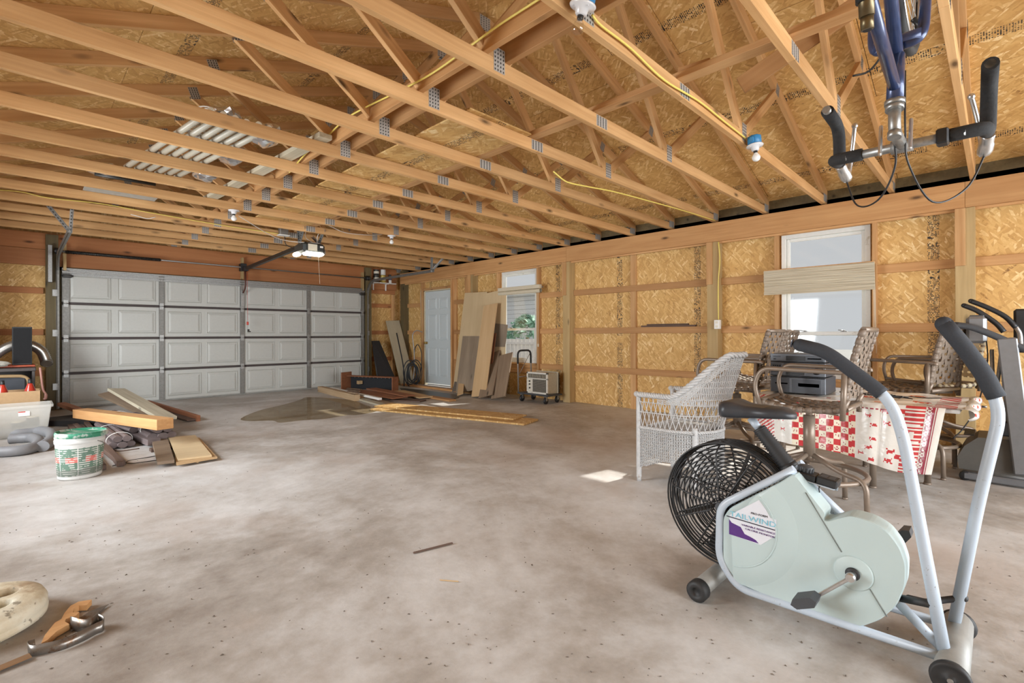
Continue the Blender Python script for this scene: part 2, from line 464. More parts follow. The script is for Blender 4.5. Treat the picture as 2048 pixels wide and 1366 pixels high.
for z in GZ:
    ys = [-2.6, .15]
    for a, b in ((-2.6, .15), (.29, .945), (1.855, 2.54), (2.68, 4.93), (5.07, 5.70), (6.67, 7.33), (7.47, 8.06), (9.17, 9.79)):
        if z == GZ[0] and (a in (1.855, 6.67)): pass
        stick('girt', (XW-.019, a, z), (XW-.019, b, z), .038, .089, M_FIR2, wall_right)
for a, b in ((.945, 1.855), (5.70, 6.67)):      # under the windows
    for z in (.555, .462):
        stick('girt', (XW-.019, a, z), (XW-.019, b, z), .038, .089, M_FIR2, wall_right)
    stick('girt', (XW-.019, a, 2.30), (XW-.019, b, 2.30), .038, .05, M_FIR, wall_right)
# short studs between the girts
for sy in (3.83, 8.02, 6.02+.0, 9.2):
    for a, b in ((0, .51), (.60, 1.12), (1.21, 1.74), (1.83, 2.28)):
        if sy == 6.02: continue
        stick('stud', (XW-.019, sy, a), (XW-.019, sy, b), .038, .089, M_FIR, wall_right, up=(0, 1, 0))
for sy in (.925, 1.875, 5.68, 6.69):            # beside the windows
    stick('stud', (XW-.045, sy, .40), (XW-.045, sy, 2.285), .09, .038, M_FIR, wall_right, up=(0, 1, 0))
for sy in (8.085, 9.145):                       # beside the door
    stick('stud', (XW-.045, sy, 0), (XW-.045, sy, 2.285), .09, .045, M_FIR, wall_right, up=(0, 1, 0))
stick('stud', (XW-.03, 8.11, 2.115), (XW-.03, 9.12, 2.115), .06, .05, M_FIR, wall_right)
stick('stud', (XW-.035, 7.62, 1.83), (XW-.035, 7.62, 2.28), .07, .089, M_FIR, wall_right, up=(0, 1, 0))

# back wall with the garage door
DX0, DX1, DH = .467, 5.439, 2.134
BH = [(DX0-.03, DX1+.03, 0, DH+.02)]
m = MB()
for (a, b, c, d) in rects(XL-.15, XW+.05, -.1, 2.62, BH): m.box((a, YB+.012, c), (b, YB+.05, d))
wall_back = m.build('wall_back', M_SIDING, kind='structure')
x = XW
for i in range(6):
    x0 = x-1.2075; c = (x+x0)/2
    R = rects(max(x0, XL)+.002, x-.002, 0, 2.5, BH)
    R = [r for r in R if r[1]-r[0] > .02]
    if R:
        M = Matrix(((0, 1, 0, c), (0, 0, -1, YB+.0115), (1, 0, 0, 1.22), (0, 0, 0, 1)))
        sheet('osb_panel', wall_back, M_OSBW, M, [(r-1.22, s-1.22, p-c, q-c) for (p, q, r, s) in R])
    x = x0
    if x < XL: break
for z in GZ:
    for a, b in ((XL, .27), (5.60, 6.297)):
        stick('girt', (a, YB-.019, z), (b, YB-.019, z), .038, .089, M_HEAD, wall_back)
stick('girt', (5.60, YB-.019, 2.13), (6.297, YB-.019, 2.13), .038, .14, M_HEAD, wall_back)
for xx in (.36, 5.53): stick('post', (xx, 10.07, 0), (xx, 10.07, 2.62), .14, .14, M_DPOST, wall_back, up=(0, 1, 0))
for z in (2.275, 2.52): stick('header_board', (XL, 10.10, z), (6.297, 10.10, z), .038, .241, M_HEAD, wall_back)
for xx, zz in ((.50, 2.30), (2.955, 2.36), (5.40, 2.30)):
    stick('bracket_block', (xx, 10.062, zz-.2), (xx, 10.062, zz+.2), .038, .13, M_POST, wall_back, up=(0, 1, 0))
stick('stud', (6.22, YB-.06, 0), (6.22, YB-.06, 2.05), .06, .06, M_FIR, wall_back, up=(0, 1, 0))
m = MB()
for a, b, c, d in ((.40, .56, 0, 2.2), (5.35, 5.56, 0, 2.2), (.40, 5.56, 2.10, 2.2)): m.bbox((a, 10.097, c), (b, 10.14, d), .004)
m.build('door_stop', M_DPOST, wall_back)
# gable sheathing above
RX, RZ, SL = 2.90, 3.935, .3417
m = MB(); rf = lambda x: RZ-abs(x-RX)*SL+.005
GP = [(XL-.15, 2.45), (XW+.1, 2.45), (XW+.1, rf(XW+.1)), (RX, RZ+.01), (XL-.15, rf(XL-.15))]
m.prism(GP, -YB-.04, -YB, Matrix(((1, 0, 0, 0), (0, 0, -1, 0), (0, 1, 0, 0), (0, 0, 0, 1))))
m.build('gable_sheathing', M_OSBD, wall_back)
# walls that are not in the picture: left and front, their openings added to let the fill light in
m = MB()
for (a, b, c, d) in rects(YF, YB+.1, -.1, 2.62, [(2.0, 8.8, .35, 1.95)]): m.box((XL-.05, a, c), (XL, b, d))
m.build('wall_left', M_OSBD, kind='structure')
m = MB()
for (a, b, c, d) in rects(XL-.1, XW+.05, -.1, 2.62, [(.45, 5.4, 0, 2.15)]): m.box((a, YF-.05, c), (b, YF, d))
m.prism(GP, -YF, -YF+.03, Matrix(((1, 0, 0, 0), (0, 0, -1, 0), (0, 1, 0, 0), (0, 0, 0, 1))))
m.build('wall_front', M_OSBD, kind='structure')

# roof: outer layer, then the sheets seen from below
cs, sn = math.cos(math.atan(SL)), math.sin(math.atan(SL))
m = MB()
for sgn in (1, -1):
    M = Matrix(((sgn*cs, 0, sn*sgn, RX), (0, 1, 0, 0), (-sn, 0, cs, RZ+.016), (0, 0, 0, 1)))
    m.box((0, YF-.3, 0), (4.30, YB+.5, .03), M)
ceiling = m.build('ceiling', plain('roofing', (.12, .11, .10), .9), kind='structure')
pm2 = MB(); pm2.bbox((-1.218, -.302, 0), (1.218, .302, .0115), .0015); pme2 = pm2.mesh('osb_panel'); pme2.materials.append(M_OSBR)
pm = MB(); pm.bbox((-1.218, -.608, 0), (1.218, .608, .0115), .0015); pme = pm.mesh('osb_panel'); pme.materials.append(M_OSBR)
for sgn in (1, -1):
    for r in range(4):
        off = (0, -1.22)[r % 2]
        for j in range(-1, 6):
            yc = YF+1.0+2.44*j+off
            if yc < YF-.6 or yc > YB+1.0: continue
            s0 = .61+1.22*r if r < 3 else 3.66+.305
            # local x along the ridge, y down the slope, z into the room
            X = V((0, 1, 0)); Yv = V((sgn*cs, 0, -sn)); Z = X.cross(Yv)
            if Z.z > 0: X = -X; Z = X.cross(Yv)
            o = V((RX, yc, RZ+.0125)) + Yv*s0
            M = Matrix(((X.x, Yv.x, Z.x, o.x), (X.y, Yv.y, Z.y, o.y), (X.z, Yv.z, Z.z, o.z), (0, 0, 0, 1)))
            link('osb_panel', pme if r < 3 else pme2, None, ceiling, M)

# ------------------------------------------------------------------ trusses, one every two feet
TY = [.168+.61*k for k in range(-1, 17)]
def make_truss():
    T = thing('roof_truss', 'x', 'roof truss', (RX, 0, 0), 0, 'roof trusses')
    L = RX-XL+.0
    hb = 2.555
    def P(x, z): return (RX+x, 0, z)
    for sg in (-1, 1):
        stick('bottom_chord', P(sg*.001, hb+.0445), P(sg*3.545, hb+.0445), .038, .089, M_TRUSS, T)
        stick('top_chord', P(sg*.02, RZ-.02*SL-.047), P(sg*4.05, RZ-4.05*SL-.047), .038, .089, M_TRUSS, T)
        jx = .985
        tz = lambda x: RZ-x*SL-.095
        stick('web', P(sg*(jx-.03), hb+.089), P(sg*.05, tz(.05)), .036, .075, M_TRUSS, T)
        stick('web', P(sg*(jx+.03), hb+.089), P(sg*1.80, tz(1.80)), .036, .075, M_TRUSS, T)
    g = MB()
    def plate(name, cx, cz, w, h, ang=0.0):
        mm = MB(); M0 = Matrix.Translation(P(cx, cz)) @ Matrix.Rotation(ang, 4, 'Y')
        for sy in (-1, 1):
            mm.cm = 0; mm.box((-w/2, sy*.0195-.001, -h/2), (w/2, sy*.0195+.001, h/2), M0); mm.cm = 1
            for k in range(4):     # the rows of pressed teeth
                for q in range(6): mm.box((-w/2+w*(k+.5)/4-.004, sy*.0208-.0008, -h/2+h*(q+.5)/6-.006), (-w/2+w*(k+.5)/4+.003, sy*.0208+.0008, -h/2+h*(q+.5)/6+.004), M0)
        mm.build(name, [M_GUSS, M_DKMET], T)
    for sg in (-1, 1):
        plate('gusset_plate', sg*1.0, hb+.085, .085, .135)
        plate('gusset_plate', sg*1.80, RZ-1.8*SL-.075, .075, .10, sg*math.atan(SL))
        plate('gusset_plate', sg*3.46, hb+.07, .14, .085)
    plate('gusset_plate', 0, hb+.045, .13, .075); plate('gusset_plate', 0, RZ-.09, .12, .12)
    return T
tr0 = make_truss()
ORD = ['nearest', 'second', 'third', 'fourth', 'fifth', 'sixth', 'seventh', 'eighth', 'ninth', 'tenth', 'eleventh', 'twelfth']
lab = {-1: 'pine roof truss straight over the photographer, behind the hanging bike',
       0: 'pine roof truss from which the blue bicycle hangs, rightmost in view',
       1: 'pine roof truss just beyond the hanging bicycle, before the bulb truss',
       2: 'pine roof truss carrying the two blue-boxed bare bulbs',
       3: 'pine roof truss next after the one with the two blue boxes',
       4: 'second pine roof truss beyond the one with the two blue boxes',
       5: 'third pine roof truss beyond the blue boxes, above the near end of the grey board',
       6: 'fourth pine roof truss beyond the blue boxes, over the silver bags and white tubes',
       7: 'fifth pine roof truss beyond the blue boxes, under the middle of the white tubes',
       8: 'sixth pine roof truss beyond the blue boxes, by the far ends of the white tubes',
       9: 'eighth pine roof truss from the garage door wall, over the bulb at left',
       10: 'seventh pine roof truss from the garage door wall',
       11: 'sixth pine roof truss from the garage door wall, holding the opener straps',
       12: 'fifth pine roof truss from the garage door wall, with yellow cable along it',
       13: 'fourth pine roof truss from the garage door wall',
       14: 'third pine roof truss from the garage door wall, near the door track hangers',
       15: 'second pine roof truss from the garage door wall',
       16: 'last pine roof truss, up against the garage door wall'}
for k, yy in zip(range(-1, 17), TY):
    if k == -1: tr0.matrix_world = Matrix.Translation((RX, yy, 0)); MX[tr0.name] = tr0.matrix_world.copy(); tr0['label'] = lab[k]
    elif k == 16: copy_tree(tr0, Matrix.Translation((RX, YB-.07, 0)), label=lab[k])
    else: copy_tree(tr0, Matrix.Translation((RX, yy, 0)), label=lab[k])
# ------------------------------------------------------------------ garage door
M_DOORP = plain('garage_door_white', (.52, .525, .495), .5, 0, .03)
M_SEAM = plain('door_joint', (.055, .042, .04), .6)
door_1 = setting('door_1')
DW = DX1-DX0; SH = DH/4
def raised(w, h, d):
    q = MB(); g = .028
    a = [(-w/2, -h/2), (w/2, -h/2), (w/2, h/2), (-w/2, h/2)]
    def sc(k): return [(x-math.copysign(k, x), y-math.copysign(k, y)) for x, y in a]
    rings = [(a, .0002), (sc(.008), d*.8), (sc(.016), d*.15), (sc(.05), d)]
    vs = [(x, y, z) for r, z in rings for x, y in r]; fs = []
    for i in range(3):
        for j in range(4): fs.append((i*4+j, i*4+(j+1) % 4, i*4+4+(j+1) % 4, i*4+4+j))
    fs.append((12, 13, 14, 15)); q.add(vs, fs); return q
rpm = raised(.50, .375, .014).mesh('raised_panel'); rpm.materials.append(M_DOORP)
for i in range(4):
    z0 = i*SH; m = MB(); m.bbox((DX0, GY, z0+.022), (DX1, GY+.05, z0+SH-.018), .006)
    sec = m.build('door_section', M_DOORP, door_1)
    for j in range(8):
        xc = DX0+DW*(j+.5)/8
        xc += (.02 if j % 2 == 0 else -.02)
        link('raised_panel', rpm, None, sec, Matrix(((1, 0, 0, xc), (0, 0, -1, GY), (0, 1, 0, z0+SH/2), (0, 0, 0, 1))))
    if i: 
        m = MB(); m.box((DX0, GY+.006, z0-.02), (DX1, GY+.04, z0+.024)); m.build('joint_strip', M_SEAM, door_1)
for j in range(5):
    xc = DX0+DW*j/4 + (.045 if j == 0 else -.045 if j == 4 else 0); w = .085 if j in (0, 4) else .07
    for i in range(4):
        m = MB(); z0, z1 = i*SH+.03, (i+1)*SH-.025
        m.box((xc-w/2, GY-.018, z0), (xc+w/2, GY-.015, z1))
        for s in (-1, 1): m.box((xc+s*w/2-.002, GY-.018, z0), (xc+s*w/2+.002, GY, z1))
        for s in (-1, 1): m.box((xc+s*w*.25-.004, GY-.022, z0), (xc+s*w*.25+.004, GY-.018, z1))
        st = m.build('stile', M_GALVD, door_1)
        if i:
            m = MB(); m.bbox((xc-.03, GY-.026, i*SH-.055), (xc+.03, GY-.02, i*SH+.055), .002)
            m.tube([(xc-.03, GY-.03, i*SH), (xc+.03, GY-.03, i*SH)], .008, 8)
            for s in (-1, 1): m.cyl((xc, GY-.03, i*SH+s*.035), (xc, GY-.024, i*SH+s*.035), .006, 6)
            m.build('hinge', M_GALV, door_1)
m = MB()
for z, d in ((2.035, .02), (2.075, .045), (2.125, .03)): m.bbox((DX0, GY-d, z-.012), (DX1, GY-.002, z+.012), .003)
m.bbox((DX0, GY-.012, 2.03), (DX1, GY-.004, 2.13), .002); m.build('top_strut', M_GALV, door_1)
m = MB(); m.bbox((DX0, GY-.008, .0), (DX1, GY+.05, .03), .006); m.build('bottom_seal', plain('seal_grey', (.30, .30, .28), .7), door_1)
for xc in (DX0+.06, DX1-.06):
    m = MB(); m.bbox((xc-.05, GY-.05, 1.99), (xc+.05, GY-.015, 2.045), .004); m.tube([(xc-.07, GY-.04, 2.02), (xc+.07, GY-.04, 2.02)], .012, 8); m.build('roller_bracket', M_DKMET, door_1)
xc = onY(516, 655, GY).x
m = MB(); m.bbox((xc-.15, GY-.004, 1.195), (xc+.08, GY-.0005, 1.235), .001); m.build('paper_label', M_CREAM, door_1)
m = MB(); m.bbox((xc-.19, GY-.012, 1.17), (xc-.13, GY-.001, 1.225), .002); m.build('lock_plate', M_DKMET, door_1)
m = MB(); m.bbox((2.955-.03, GY-.04, 1.65), (2.955+.03, GY-.02, 2.05), .003); m.bbox((2.955-.018, GY-.06, 1.86), (2.955+.018, GY-.03, 1.95), .003)
m.build('opener_bracket', M_GALV, door_1)

# tracks and their hangers
def track(xc, s, label):
    T = thing('door_track', label, 'door track', (xc, 10.0, 0))
    prof = [(xc, 9.99, 0.02), (xc, 9.99, 1.95)]
    pts = prof + [(xc, 9.99-.34*(1-math.cos(a)), 1.97+.34*math.sin(a)) for a in [PI/2*k/8 for k in range(1, 9)]] + [(xc, 7.52, 2.31)]
    m = MB()
    def chan(pts):
        for d, w in ((-.022, .003), (.022, .003)):
            for i in range(len(pts)-1):
                a, b = V(pts[i]), V(pts[i+1]); u = (b-a).normalized(); nn = V((1, 0, 0)).cross(u)*d
                m.beam(a+nn, b+nn, .024, .004, nn)
        for i in range(len(pts)-1): m.beam(pts[i], pts[i+1], .004, .044, V((1, 0, 0)).cross((V(pts[i+1])-V(pts[i])).normalized()), 0) if False else None
        for i in range(len(pts)-1):
            a, b = V(pts[i]), V(pts[i+1]); o = V((s*.022, 0, 0)); u = (b-a).normalized()
            m.beam(a+o, b+o, .004, .046, V((1, 0, 0)).cross(u))
    chan(pts); m.build('rail', M_GALVD, T)
    return T
tl = track(.425, -1, 'galvanised door track at left side of garage door')
tr = track(5.49, 1, 'galvanised door track at right side of garage door')
def angle(name, p0, p1, parent, w=.032):
    """perforated steel angle"""
    M, L = frame(p0, p1, (0, -1, .2)); m = MB()
    m.box((0, -w/2, 0), (L, w/2, .003), M); m.box((0, -w/2, 0), (L, -w/2+.003, w), M)
    o = m.build(name, M_GALV, parent); k = MB(); n = int(L/.035)
    for i in range(1, n):
        x = i*L/n; k.box((x-.009, -.005, .0028), (x+.009, .005, .0036), M); k.box((x-.009, -.005, -.0008), (x+.009, .005, .0002), M)
    k.build('slot', M_DKMET, o, kind='stuff'); return o
angle('hanger_strap', (.425, 7.55, 2.29), onZ(92, 406, 2.60), tl)
angle('hanger_strap', (.425, 7.55, 2.29), onZ(145, 412, 2.60), tl)
angle('hanger_strap', (5.49, 7.6, 2.30), (5.45, 7.52, 2.62), tr)
angle('hanger_strap', (5.49, 7.6, 2.30), (5.75, 7.50, 2.62), tr)
m = MB(); m.bbox((.31, 9.90, 1.90), (.36, 9.99, 2.45), .004); m.build('flag_bracket', M_GALV, tl)
for z in (.35, 1.15, 1.75): 
    m = MB(); m.bbox((.36, 9.97, z-.05), (.425, 9.99, z+.05), .002); m.build('jamb_bracket', M_GALV, tl)
    m = MB(); m.bbox((5.49, 9.97, z-.05), (5.53, 9.99, z+.05), .002); m.build('jamb_bracket', M_GALV, tr)
# torsion shaft
T = thing('torsion_shaft', 'steel torsion shaft with dark spring above the garage door', 'shaft', (2.95, 9.93, 2.37))
m = MB(); m.tube([(.38, 9.93, 2.37), (5.56, 9.93, 2.37)], .013, 10); m.build('shaft', M_GALV, T)
m = MB(); n = 60
m.tube([(.52+1.15*i/400, 9.93+.026*math.cos(i*.95), 2.37+.026*math.sin(i*.95)) for i in range(401)], .0042, 5); m.tube([(.5, 9.93, 2.37), (1.68, 9.93, 2.37)], .022, 12)
m.build('spring', M_DKMET, T)
for xx in (.42, 5.47):
    m = MB(); m.lathe([(.0, -.03), (.055, -.03), (.045, -.015), (.045, .015), (.055, .03), (0, .03)], 20, Matrix.Translation((xx, 9.93, 2.37)) @ Matrix.Rotation(PI/2, 4, 'Y')); m.build('cable_drum', M_BLACK, T)
m = MB(); m.bbox((2.90, 9.91, 2.30), (3.0, 10.036, 2.44), .006); m.build('centre_bearing', M_BLACK, T)
# opener
OY = 7.04
T = thing('garage_door_opener', 'dark garage door opener with lit lamps hung under the trusses', 'door opener', (2.955, OY, 2.25))
m = MB(); m.bbox((2.80, OY-.19, 2.27), (3.11, OY+.17, 2.41), .03); m.bbox((2.84, OY-.12, 2.40), (3.07, OY+.16, 2.43), .015); m.build('housing', plain('opener_case', (.035, .04, .04), .4, .2, .1), T)
M_LAMP = emis('lit_lens', (1, .97, .80), 5.0)
m = MB(); m.bbox((2.82, OY-.21, 2.235), (3.09, OY-.06, 2.285), .02); m.build('lamp_lens', M_LAMP, T)
m = MB(); m.bbox((2.775, OY-.0, 2.235), (2.85, OY+.16, 2.295), .02); m.build('lamp_lens', M_LAMP, T)
M0 = axes((2.93, OY-.1915, 2.345), (1, 0, 0), (0, 0, 1))
m = MB(); m.box((-.07, -.045, 0), (.06, .045, .001), M0); lb = m.build('paper_label', M_CREAM, T)
m = MB(); m.box((.10, .005, 0), (.145, .03, .001), M0); m.build('small_label', M_WHITE, T)
m = MB(); m.beam((2.955, OY+.12, 2.43), (2.955, 9.95, 2.33), .05, .055); m.build('rail', M_DKMET, T)
m = MB(); m.tube(bend([(2.955, 9.86, 2.33), (2.955, 9.84, 1.99), (2.955, 9.98, 1.90)], .12, 8), .013, 8); m.build('door_arm', plain('oxide_red', (.10, .03, .02), .5), T)
m = MB(); m.bbox((2.92, 9.78, 2.29), (2.99, 9.90, 2.37), .01); m.build('trolley', M_BLACK, T)
m = MB(); m.tube([(2.98, 9.83, 2.30), (2.985, 9.83, 1.35)], .003, 5); m.bbox((2.97, 9.815, 1.30), (3.0, 9.845, 1.36), .004); m.build('release_cord', M_RED, T)
for p0, p1 in (((2.81, OY, 2.42), (2.80, 6.86, 2.63)), ((3.08, OY, 2.42), (3.09, 6.86, 2.63)), ((2.82, OY+.02, 2.42), (2.72, 6.88, 2.68)), ((3.1, OY, 2.42), (3.16, 7.44, 2.60))):
    angle('hanger_strap', p0, p1, T)
m = MB(); m.tube(spline([(3.0, OY-.05, 2.43), (2.9, OY-.02, 2.50), (2.88, 6.95, 2.58), (2.98, 6.9, 2.60)], 6), .004, 5); m.tube(spline([(3.05, OY-.05, 2.43), (3.04, OY-.08, 2.52), (3.06, 6.9, 2.63)], 6), .004, 5); m.build('wire', M_WCAB, T)
m = MB(); m.tube(spline([(3.02, OY-.15, 2.29), (3.03, OY-.15, 2.1), (3.045, OY-.15, 1.84)], 4), .0015, 4); m.build('pull_string', M_CREAM, T)
p = onY(567, 466, 7.43)
T = thing('junction_box', 'grey ceiling outlet box with white plate left of the opener', 'outlet box', p)
m = MB(); m.bbox((p.x-.06, p.y-.05, p.z-.03), (p.x+.06, p.y+.03, p.z+.07), .006); m.build('box', M_GALV, T)
m = MB(); m.bbox((p.x-.075, p.y-.07, p.z-.045), (p.x+.075, p.y+.04, p.z-.03), .004); m.build('cover_plate', M_WHITE, T)
m = MB(); m.tube(spline([(p.x+.02, p.y, p.z-.05), (p.x+.05, p.y-.02, p.z-.18), (p.x+.3, OY+.3, 2.36), (2.9, OY+.15, 2.39)], 8), .006, 6); m.build('power_cord', M_BLACK, T)

# ------------------------------------------------------------------ entry door
M_BLUE = plain('door_pale_blue', (.60, .67, .695), .45, 0, .02)
door_2 = setting('door_2')
y0, y1 = 8.15, 9.075
m = MB(); m.bbox((XW-.035, y0, .042), (XW+.008, y1, 2.06), .004); leaf = m.build('door_leaf', M_BLUE, door_2)
def dpanel(ya, yb, za, zb):
    q = raised(yb-ya, zb-za, .010); me = q.mesh('raised_panel')
    link('raised_panel', me, M_BLUE, leaf, Matrix(((0, 0, -1, XW-.035), (-1, 0, 0, (ya+yb)/2), (0, 1, 0, (za+zb)/2), (0, 0, 0, 1))))
for a, b in ((8.27, 8.56), (8.66, 8.95)):
    for c, d in ((.20, .82), (1.0, 1.55), (1.67, 1.90)): dpanel(a, b, c, d)
m = MB(); kx, ky, kz = XW-.04, y1-.06, .93
m.lathe([(0, 0), (.03, 0), (.03, .006), (.012, .012), (.012, .03), (.026, .04), (.028, .055), (.018, .066), (0, .068)], 16, Matrix.Translation((kx, ky, kz)) @ Matrix.Rotation(-PI/2, 4, 'Y')); m.build('door_knob', plain('brass', (.60, .42, .14), .3, .9), leaf)
for z in (.25, 1.05, 1.85):
    m = MB(); m.bbox((XW-.05, y0-.012, z-.05), (XW-.03, y0+.012, z+.05), .002); m.build('hinge', M_DKMET, leaf)
m = MB()
for a, b, c, d in ((y0-.03, y0-.004, 0, 2.09), (y1+.004, y1+.03, 0, 2.09), (y0-.03, y1+.03, 2.065, 2.09)): m.bbox((XW-.05, a, c), (XW+.03, b, d), .003)
m.build('door_frame', plain('cream_jamb', (.66, .60, .44), .6), door_2)
m = MB(); m.bbox((XW+.012, y0, .0), (XW+.06, y1, .012), .003); m.build('threshold', M_DKMET, door_2)
p = onX(846, 640, XW-.05)
for z, h, mt, nm in ((1.37, .07, M_DKMET, 'dark switch box on wires left of the pale blue door'), (1.22, .075, M_WHITE, 'white switch plate below the dark box beside the pale blue door')):
    T = thing('light_switch', nm, 'switch', (XW-.02, 9.17, z))
    m = MB(); m.bbox((XW-.055, 9.13, z-h), (XW-.0, 9.21, z+h), .006); m.build('plate', mt, T)
    m = MB(); m.bbox((XW-.064, 9.16, z-.015), (XW-.055, 9.18, z+.015), .002); m.build('toggle', M_CREAM, T)
m = MB()
for i, dy in enumerate((.0, .03, .06)): m.tube(spline([(XW-.03, 9.19+dy, 1.30), (XW-.04, 9.20+dy*.6, 1.7), (XW-.05, 9.16+dy*1.2, 2.05), (XW-.05, 9.12+dy*.6, 2.35)], 8), .006, 5)
m.build('cable_run', M_CREAM, label='cream cables running up beside the pale blue door', cat='cable')

# ------------------------------------------------------------------ windows
M_VINYL = plain('window_white', (.72, .73, .70), .4, 0, .04, dirt=((.45, .42, .34), 5, .62))
def window(name, y0, y1, z0, z1, zr, film):
    Wd = setting(name); xf = XW-.025
    def fr(nm, ya, yb, za, zb, w, xa, xb):
        m = MB()
        for a, b, c, d in ((ya, ya+w, za, zb), (yb-w, yb, za, zb), (ya+w, yb-w, za, za+w), (ya+w, yb-w, zb-w, zb)): m.bbox((xa, a, c), (xb, b, d), .004)
        return m.build(nm, M_VINYL, Wd)
    fr('window_frame', y0, y1, z0, z1, .05, xf, XW+.045)
    up = fr('sash', y0+.05, y1-.05, zr-.02, z1-.05, .035, xf+.03, xf+.058)
    lo = fr('sash', y0+.05, y1-.05, z0+.05, zr+.025, .04, xf+.005, xf+.029)
    m = MB(); m.box((xf+.045, y0+.08, zr+.01), (xf+.048, y1-.08, z1-.08)); m.build('glass_pane', M_GLASS, up, local=False)
    m = MB(); m.box((xf+.015, y0+.085, z0+.085), (xf+.018, y1-.085, zr-.01)); m.build('glass_pane', M_GLASS, lo)
    for s in (.28, .72):
        yy = y0+(y1-y0)*s; m = MB(); m.bbox((xf-.004, yy-.03, zr+.022), (xf+.028, yy+.03, zr+.03), .003); m.tube([(xf+.01, yy, zr+.035), (xf-.012, yy+.05, zr+.042)], .005, 6); m.lathe([(0, 0), (.012, 0), (.010, .012), (0, .014)], 10, Matrix.Translation((xf+.01, yy, zr+.028))); m.build('sash_latch', M_GALV, lo)
    m = MB(); m.bbox((XW-.10, y0-.03, z0-.025), (XW, y1+.03, z0), .004); m.build('window_sill', M_FIR, Wd)
    return Wd
window('window_1', *WIN1, 1.2, False)
window('window_2', *WIN2, 1.105, True)
# bamboo shade on the near window, canvas one on the far window
def bamboo():
    t = NT('bamboo_slats'); co = t.coords(rnd=False); m = t.n('ShaderNodeMapping', {'Vector': co, 'Scale': (4, 1.5, 150)}).outputs[0]
    n = t.noise(m, 1, 2); col = t.ramp(n, [(.3, (.36, .29, .19)), (.5, (.58, .51, .38)), (.7, (.72, .66, .53))]); t.base(col); t.setp(Roughness=.7); t.bump(n, .003); return t.m
M_BAM = bamboo()
T = thing('bamboo_shade', 'folded bamboo roman shade across the near window', 'window shade', (6.25, 1.44, 1.57))
for z0, z1, x, nm in ((1.70, 1.85, 6.235, 'fold'), (1.595, 1.70, 6.250, 'fold'), (1.565, 1.60, 6.24, 'fold')):
    m = MB(); n = int((z1-z0)/.0075)
    for i in range(n):
        za = z0+(z1-z0)*i/n; m.bbox((x+.004*math.sin(i*1.3), .905, za), (x+.006+.004*math.sin(i*1.3), 1.975, za+(z1-z0)/n*.86), .001)
    m.box((x+.005, .906, z0), (x+.012, 1.974, z1)); m.build(nm, M_BAM, T)
m = MB(); m.bbox((6.26, .91, 1.835), (6.32, 1.97, 1.862), .003); m.build('headrail', M_FIR, T)
m = MB()
for dy in (0, .02, .045): m.tube(spline([(6.29, .915+dy*.4, 1.83), (6.28, .905+dy*.3, 1.4), (6.29, .90+dy*.5, .9+dy*4)], 6), .0022, 4)
m.build('pull_cord', M_CREAM, T)
for yy in (.95, 1.93):
    m = MB(); m.bbox((6.30, yy-.012, 1.80), (6.40, yy+.012, 1.85), .002); m.build('bracket', M_GALV, T)
T = thing('canvas_shade', 'rolled canvas shade across the far window', 'window shade', (6.28, 6.2, 1.8))
M_CANV = plain('canvas', (.62, .56, .43), .8, 0, .08, 60, bump=.002)
za = onX(1080, 572, 6.22).z; ya = onX(1080, 572, 6.22).y; yb = onX(997, 578, 6.22).y
m = MB(); pr = []
sp = [(6.24+.040*(1-i/70)*math.cos(i*.36), za-.075+.040*(1-i/70)*math.sin(i*.36)) for i in range(56)]
for y_ in (ya, yb): pass
vs = [(x, ya, z) for x, z in sp]+[(x, yb, z) for x, z in sp]; n = len(sp); m.cs = True; m.add(vs, [(i, i+1, n+i+1, n+i) for i in range(n-1)]); m.build('roll', M_CANV, T)
m = MB(); m.bbox((6.20, ya, za-.035), (6.27, yb, za+.03), .004); m.build('headrail', M_CANV, T)
m = MB(); m.tube([(6.23, ya+.05, za-.08), (6.23, ya+.05, .95)], .003, 4); m.bbox((6.22, ya+.04, .90), (6.24, ya+.06, .95), .003); m.build('pull_cord', M_CREAM, T)
for yy in (ya+.08, yb-.08):
    m = MB(); m.bbox((6.26, yy-.012, za-.01), (6.395, yy+.012, za+.015), .002); m.build('bracket', M_GALV, T)

# ------------------------------------------------------------------ what stands outside
m = MB(); m.box((-30, -30, -.16), (45, 45, -.125)); m.build('outdoor_ground', plain('pale_yard', (.32, .315, .30), .9, 0, .2, 3), kind='structure')
M_FEN = plain('weathered_fence', (.84, .78, .72), .8, 0, .12, 8)
T = thing('fence', 'weathered board fence seen through the far window', 'fence', (12, 11, -.12))
for i in range(40):
    m = MB(); yy = 6.2+i*.2; m.bbox((13, yy, -.12), (13.025, yy+.18, .95), .004); m.build('fence_board', M_FEN, T)
m = MB()
for z in (.12, .75): m.bbox((12.95, 6.2, z), (13.0, 14.2, z+.09), .004)
m.build('fence_rail', M_FEN, T)
T = thing('bush', 'green bush behind the fence outside the far window', 'bush', (14.6, 13.4, -.12))
m = MB(); rr = random.Random(3)
for i in range(900):
    a, b, r = rr.uniform(0, 2*PI), rr.uniform(-.6, PI/2), rr.uniform(.75, 1.0)
    c = V((14.6+1.0*r*math.cos(a)*math.cos(b), 13.6+.9*r*math.sin(a)*math.cos(b), .75+1.15*r*math.sin(b))); d = V((rr.uniform(-1, 1), rr.uniform(-1, 1), rr.uniform(-1, 1))).normalized()*.16; e = d.orthogonal().normalized()*.07
    m.add([c-d, c+e, c+d, c-e], [(0, 1, 2, 3)])
m.build('leaves', plain('bush_green', (.34, .56, .42), .7, 0, .3, 3), T, kind='stuff')
m = MB(); m.tube([(14.6, 13.6, -.12), (14.6, 13.6, 1.0)], .06, 8); m.build('trunk', M_POST, T)
T = thing('neighbouring_house', 'pale sided house behind the fence outside the far window', 'house', (18, 17, -.12))
m = MB()
